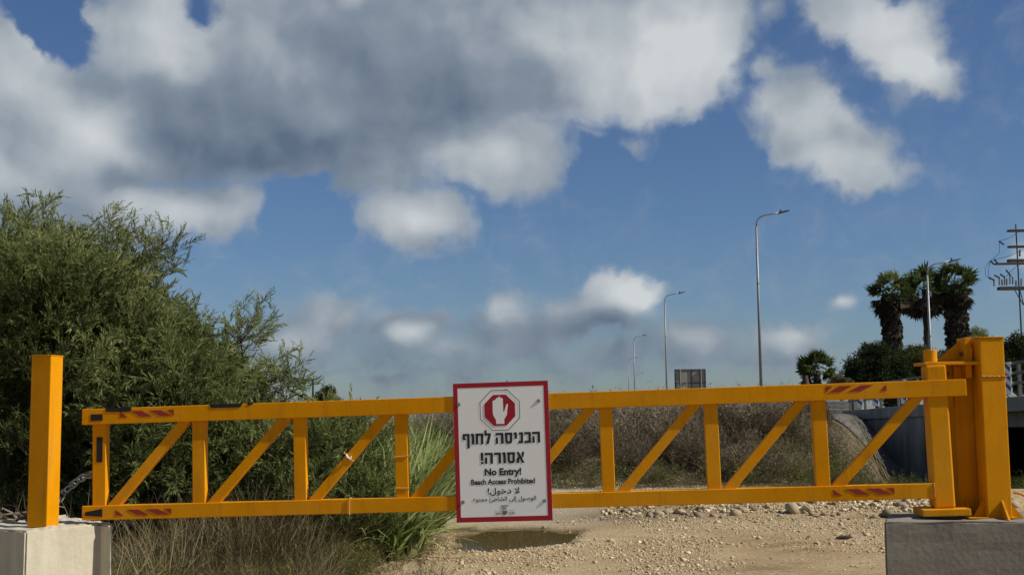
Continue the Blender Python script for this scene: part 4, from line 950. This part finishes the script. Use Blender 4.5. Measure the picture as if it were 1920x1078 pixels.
def copy_tree(o, parent=None):
    c = o.copy(); COL.objects.link(c); c.parent = parent
    for q in list(o.children): copy_tree(q, c)
    return c
lp0 = lamp_proto()
LAMPS = [(1417, 396, 75.5, 12, 0, 'tall grey street lamp rising behind the gate beside the green weeds'), (1246, 548, 125, 12, 0, 'slim street lamp just beside the rear of the road sign panel'),
         (1188, 628, 193, 12, 0, 'third smaller street lamp in the receding row'), (1178, 670, 272, 12, 0, 'distant street lamp overlapping the third lamp of the row'),
         (1194, 699, 385, 12, 0, 'faint distant street lamp fourth in the receding row'), (1213, 714, 490, 12, 0, 'faintest short street lamp toward the end of the row'), (1229, 725, 600, 12, 0, 'last tiny street lamp of the row, only its arm showing'),
         (1737, 486, 72, 12, .1, 'street lamp standing in front of the three tall palms')]
protos = lp0
for i, (px, py, Yd, Ht, rz, lab) in enumerate(LAMPS):
    o = protos if i == 0 else copy_tree(protos)
    top = at(px, py, Yd); o.location = (top.x, top.y, top.z - 12.0); o.rotation_euler = (0, 0, rz); o['label'] = lab; o['group'] = 'street lamps along the road'
# left flood light pole
p = at(587, 710, 60); fl = thing('floodlight_pole', 'dark thin pole with a small white floodlight behind the tamarisks', 'floodlight', (p.x, p.y, Z(p.x, p.y)))
hh_ = p.z - Z(p.x, p.y)
MB().tube([(0, 0, 0), (0, 0, hh_)], .05, 8).build('pole', M['dark_steel'], fl)
MB().tube([(0, 0, hh_ - .06), (-.10, 0, hh_ - .02), (-.12, -.02, hh_ + .05)], .025, 6).build('bracket', M['dark_steel'], fl)
MB().box((-.22, -.08, hh_ - .02), (-.02, .06, hh_ + .14), Matrix.Rotation(-.0, 4, 'Y')).build('lamp_head', M['lamp_white'], fl, .02)
# rear of a road sign
p = at(1294, 710, 92); rs = thing('road_sign_back', 'grey back of a large road sign on two thin posts', 'road sign', (p.x, p.y, 1.0), (0, 0, -.02))
w_, z0_, z1_ = 1.16, at(1294, 742, 92).z - 1.0, at(1294, 692, 92).z - 1.0
MB().box((-w_, 0, z0_), (w_, .04, z1_)).build('panel', M['signback'], rs)
for xx in (-w_ + .03, -.74, .10, .74, w_ - .03): MB().box((xx - .035, -.06, z0_), (xx + .035, -.001, z1_)).build('stiffener', M['dark_steel'], rs)
for zz in (z0_ + .95, z1_ - .03, z0_ + .03): MB().box((-w_, -.045, zz - .03), (w_, -.002, zz + .03)).build('crossbar', M['dark_steel'], rs)
for xx in (-.74, .80): MB().tube([(xx, -.10, -.6), (xx, -.10, z1_)], .05, 8).build('sign_post', M['steel'], rs)
p = at(1162, 770, 95); kb2 = thing('concrete_barrier', 'grey concrete barrier showing above the brown scrub', 'barrier', (p.x, p.y, Z(p.x, p.y)))
hh_ = at(1162, 761, 95).z - Z(p.x, p.y)
MB().prism([(-.75, -.3), (.75, -.3), (.72, hh_ * .55), (.62, hh_), (-.62, hh_), (-.72, hh_ * .55)], -.3, .3).build('barrier_body', M['bridge'], kb2, .03)
MB().box((-.64, -.25, hh_), (.64, .25, hh_ + .06)).build('coping', M['bridge'], kb2, .02)

# ------------------------------------------------------------------ palms
r_p = np.random.default_rng(77)
def fan_leaf(r, dead=False):
    T = Tris(); ptl = .9 if not dead else .6
    d = np.array([0, 0, 1.]); T.needle(np.zeros(3), d * ptl, .05, np.array([1., 0, 0]), 0)
    c = d * ptl; nb = 15 if not dead else 11
    for k in range(nb):
        a = (k / (nb - 1) - .5) * (2.9 if not dead else 1.3) + r.normal(0, .05)
        b = np.array([math.sin(a), 0, math.cos(a)]); L_ = r.uniform(.75, 1.0) * (.62 + .38 * math.cos(a))
        s = np.array([math.cos(a), 0, -math.sin(a)]); n = np.array([0, 1., 0]); w = .065; t = r.uniform(-.15, .15)
        m = c + b * L_ * .55 + n * .05; e = c + b * L_ + n * (-.22 if not dead else -.05) + r.normal(0, .04, 3)
        T.tri(c, m + s * w, m - s * w, t); T.tri(m + s * w, e, m - s * w, t)
    return T.out()
fans = [fan_leaf(r_p) for _ in range(5)]; deads = [fan_leaf(r_p, True) for _ in range(5)]
def palm(label, px, ytop, ycrown, ybot, Yd, wpx, crown_px, green=46, dead=46, ivy=False, name='fan_palm', seed=0):
    r = np.random.default_rng(500 + seed)
    c = at(px, ycrown, Yd); gz = max(Z(c.x, c.y), .2); H_ = c.z - gz
    t = thing(name, label, 'palm tree', (c.x, c.y, gz - .1)); s = Yd / FPX; tr = wpx * s / 2; cr = crown_px * s / 2
    n = 22; pts = [(r.normal(0, .02), r.normal(0, .02), H_ * k / n) for k in range(n + 1)]
    rad = [tr * (.86 + .16 * math.sin(k * 2.3) * r.uniform(.3, 1) + .10 * k / n) for k in range(n + 1)]
    MB().tube(pts, rad, 14).build('trunk', M['palmbark'], t)
    # old leaf bases hugging the trunk
    nb = int(26 * H_ * tr * 6) if not ivy else 60
    a = r.uniform(0, 2 * PI, nb); z = r.uniform(.1 * H_, H_, nb)
    P = np.stack([np.cos(a) * tr * .92, np.sin(a) * tr * .92, z], 1); D = np.stack([np.cos(a) * .22, np.sin(a) * .22, -np.ones(nb)], 1) + r.normal(0, .1, (nb, 3))
    V_, F_, T_ = scatter(deads, P, D, r.uniform(.3, .55, nb) * max(tr, .35) * 1.2, np.clip(r.normal(.3, .2, nb), 0, 1), r)
    link('leaf_bases', mesh_np('leaf_bases', V_, F_, T_), M['palmdead'], t)['kind'] = 'stuff'
    th = r.uniform(0, 2 * PI, green); el = np.arcsin(np.clip(r.uniform(-.35, 1, green), -1, 1)); D = np.stack([np.cos(th) * np.cos(el), np.sin(th) * np.cos(el), np.sin(el)], 1)
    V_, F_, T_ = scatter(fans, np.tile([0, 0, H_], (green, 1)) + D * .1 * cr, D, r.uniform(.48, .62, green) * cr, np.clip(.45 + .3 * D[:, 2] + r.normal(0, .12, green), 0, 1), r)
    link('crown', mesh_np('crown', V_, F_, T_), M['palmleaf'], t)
    th = r.uniform(0, 2 * PI, dead); el = -r.uniform(.35, 1.35, dead); D = np.stack([np.cos(th) * np.cos(el), np.sin(th) * np.cos(el), np.sin(el)], 1)
    P = np.stack([np.cos(th) * cr * .25, np.sin(th) * cr * .25, H_ - r.uniform(0, .6, dead) * cr], 1)
    V_, F_, T_ = scatter(deads, P, D, r.uniform(.40, .62, dead) * cr, np.clip(r.normal(.3, .2, dead), 0, 1), r)
    link('dead_fronds', mesh_np('dead_fronds', V_, F_, T_), M['palmdead'], t)
    return t
palm('shaggy fan palm with a thick trunk, leftmost of three tall palms past the bridge', 1669, 515, 548, 700, 92, 33, 84, seed=1) ['label'] = 'shaggy thick trunked fan palm standing clear of the street lamp'
palm('slender fan palm with long dead skirt right behind the street lamp', 1734, 498, 540, 700, 97, 13, 92, seed=2, ivy=True, dead=110)
palm('tallest shaggy fan palm with a thick trunk next to the power pole', 1790, 488, 532, 700, 88, 37, 90, seed=3)
palm('short bushy palm with a full green crown above the gate rail', 1531, 658, 692, 760, 84, 14, 76, seed=4, green=70, dead=24)

# ------------------------------------------------------------------ broadleaf bushes on the right
r_b = np.random.default_rng(91)
clumps = [leaf_clump(r_b) for _ in range(6)]
def bush(name, label, lobes, Yd, mat, cat='tree', tone=.4, per=170):
    cs = [(at(px, py, Yd + r_b.uniform(-2, 2)), rp * Yd / FPX) for px, py, rp in lobes]
    cx = sum(c.x for c, _ in cs) / len(cs); cy = sum(c.y for c, _ in cs) / len(cs); gz = max(Z(cx, cy), -1.0)
    t = thing(name, label, cat, (cx, cy, gz)); base = Vector((cx, cy, gz)); tb = MB(); tb.tube([(0, 0, -.2), (.05, 0, .8), (0, .05, 1.4)], [.16, .12, .09], 8); lm = MB()
    P, D, Sc, Tn = [], [], [], []
    for c, rad in cs:
        lm.tube([(0, 0, 1.2), tuple((c - base) * .6), tuple(c - base)], [.07, .05, .02], 6)
        n = int(per * max(.4, rad) ** 1.2); v = r_b.normal(size=(n, 3)); v /= np.linalg.norm(v, axis=1, keepdims=True)
        P.append(np.array(c - base) + v * rad * (r_b.uniform(.2, 1, (n, 1)) ** .5) * r_b.uniform(.8, 1.12, (n, 1))); D.append(v + r_b.normal(0, .4, (n, 3))); Sc.append(r_b.uniform(.35, .8, n) * min(1, .35 + rad * .5)); Tn.append(np.clip(tone + r_b.normal(0, .18, n) + .15 * v[:, 2], 0, 1))
    tb.build('trunk', M['bark'], t); lm.build('limb', M['bark'], t, fix=False)
    V_, F_, T_ = scatter(clumps, np.concatenate(P), np.concatenate(D), np.concatenate(Sc), np.concatenate(Tn), r_b)
    link('crown', mesh_np('crown', V_, F_, T_), mat, t); return t
bush('evergreen_tree', 'dark round evergreen growing at the foot of the thick palm', [(1610,690,28),(1640,672,30),(1600,710,26),(1675,690,34),(1640,710,36),(1650,655,16),(1625,660,18),(1690,720,30)], 78, M['dkleaf'])
bush('evergreen_tree', 'olive green bush between the evergreen and the hinge post', [(1712,672,28),(1735,690,34),(1700,705,30),(1760,680,30),(1745,712,30),(1728,660,16),(1780,700,30)], 80, M['weed'], tone=.12)
bush('grey_tree', 'grey green airy tree behind the hinge bracket', [(1835,632,20),(1815,640,16),(1850,650,20),(1825,660,24),(1800,665,22)], 100, M['tamarisk'], tone=.4)
bush('hedge_tree', 'dark green tree mass above the railing right of the hinge post', [(1890,670,34),(1915,660,36),(1870,690,34),(1905,705,36),(1945,680,36),(1960,700,40),(1860,660,18)], 85, M['dkleaf'], tone=.5)
bush('yellow_shrub', 'small yellowish shrub in front of the short palm', [(1572,712,12),(1580,720,14),(1562,722,12),(1590,718,10)], 75, M['drygrass'], 'shrub', .3, 220)
bush('small_tree', 'small distant green tree near the floodlight pole', [(608,742,14),(618,735,10),(600,750,14),(616,752,14),(628,756,10)], 45, M['dkleaf'], 'tree', .55, 260)
bush('dry_bush', 'grey dry bush behind the gate under the street lamp', [(1480,772,14),(1500,765,16),(1525,772,16),(1545,780,14)], 42, M['scrub'], 'shrub', .5, 260)

# ------------------------------------------------------------------ power pole
PY = 120.0; pb = at(1919, 700, PY); pz = 0.0
pp = thing('power_pole', 'tall power pole with crossarms, insulators and a switch platform', 'power pole', (pb.x, pb.y, 0))
def pl_(px, py, dy=0.0): q = at(px, py, PY); return Vector((q.x - pb.x, dy, q.z))
MB().tube([(0, 0, 0), (0, 0, pl_(1919, 420).z)], [.10, .06], 8).build('pole', M['dark_steel'], pp)
def arm_(x0, x1, y, th, nm='crossarm'):
    a, b = pl_(x0, y), pl_(x1, y); b.z = a.z
    MB().box((a.x, -.35, a.z - th), (b.x, -.25, a.z + th)).build(nm, M['oldsteel'], pp); MB().box((a.x, .25, a.z - th), (b.x, .35, a.z + th)).build(nm, M['oldsteel'], pp)
    m = 9
    for k in range(m + 1):
        q = a.x + (b.x - a.x) * k / m; MB().box((q - .03, -.25, a.z - th * .8), (q + .03, .25, a.z + th * .8)).build('arm_spacer', M['oldsteel'], pp)
arm_(1890, 1950, 433, .09); arm_(1891, 1950, 463, .09); arm_(1866, 1955, 495, .07); arm_(1890, 1950, 489, .13)
arm_(1872, 1965, 541, .16, 'platform_beam')
def insul(x0, y0, x1, y1):
    a, b = pl_(x0, y0), pl_(x1, y1); n = 9
    MB().tube([a.lerp(b, k / n) for k in range(n + 1)], [.05 + .06 * (k % 2) for k in range(n + 1)], 8).build('insulator', M['insul'], pp)
for a in [(1873,452,1882,459),(1857,489,1864,496),(1864,486,1870,493),(1912,468,1912,481),(1864,523,1864,537),(1874,520,1874,535),(1884,519,1884,535),(1894,515,1894,533),(1899,519,1899,533),(1888,522,1888,535),(1879,524,1879,535),(1915,522,1915,536),(1905,526,1905,536),(1854,520,1863,525),(1864,516,1874,521),(1875,514,1884,520),(1886,506,1896,518)]: insul(*a)
for a, b in (((1902, 543), (1919, 572)), ((1912, 543), (1919, 570)), ((1936, 543), (1919, 572))): MB().tube([pl_(*a), pl_(*b)], .045, 6).build('strut', M['dark_steel'], pp)
for c in ([(1908, 437), (1893, 446), (1874, 452)], [(1874, 452), (1874, 474), (1866, 482), (1853, 492), (1847, 503), (1848, 517), (1858, 525)], [(1914, 470), (1890, 481), (1868, 486), (1853, 495)], [(1858, 489), (1853, 505), (1854, 520)], [(1911, 494), (1897, 507), (1886, 519)], [(1925, 466), (1914, 470)]):
    ps = [pl_(*q) for q in c]; sm = []
    for i in range(len(ps) - 1):
        for k in range(4): sm.append(ps[i].lerp(ps[i + 1], k / 4))
    MB().tube(sm + [ps[-1]], .022, 5).build('jumper_wire', M['dark_steel'], pp)
bpy.context.view_layer.update()
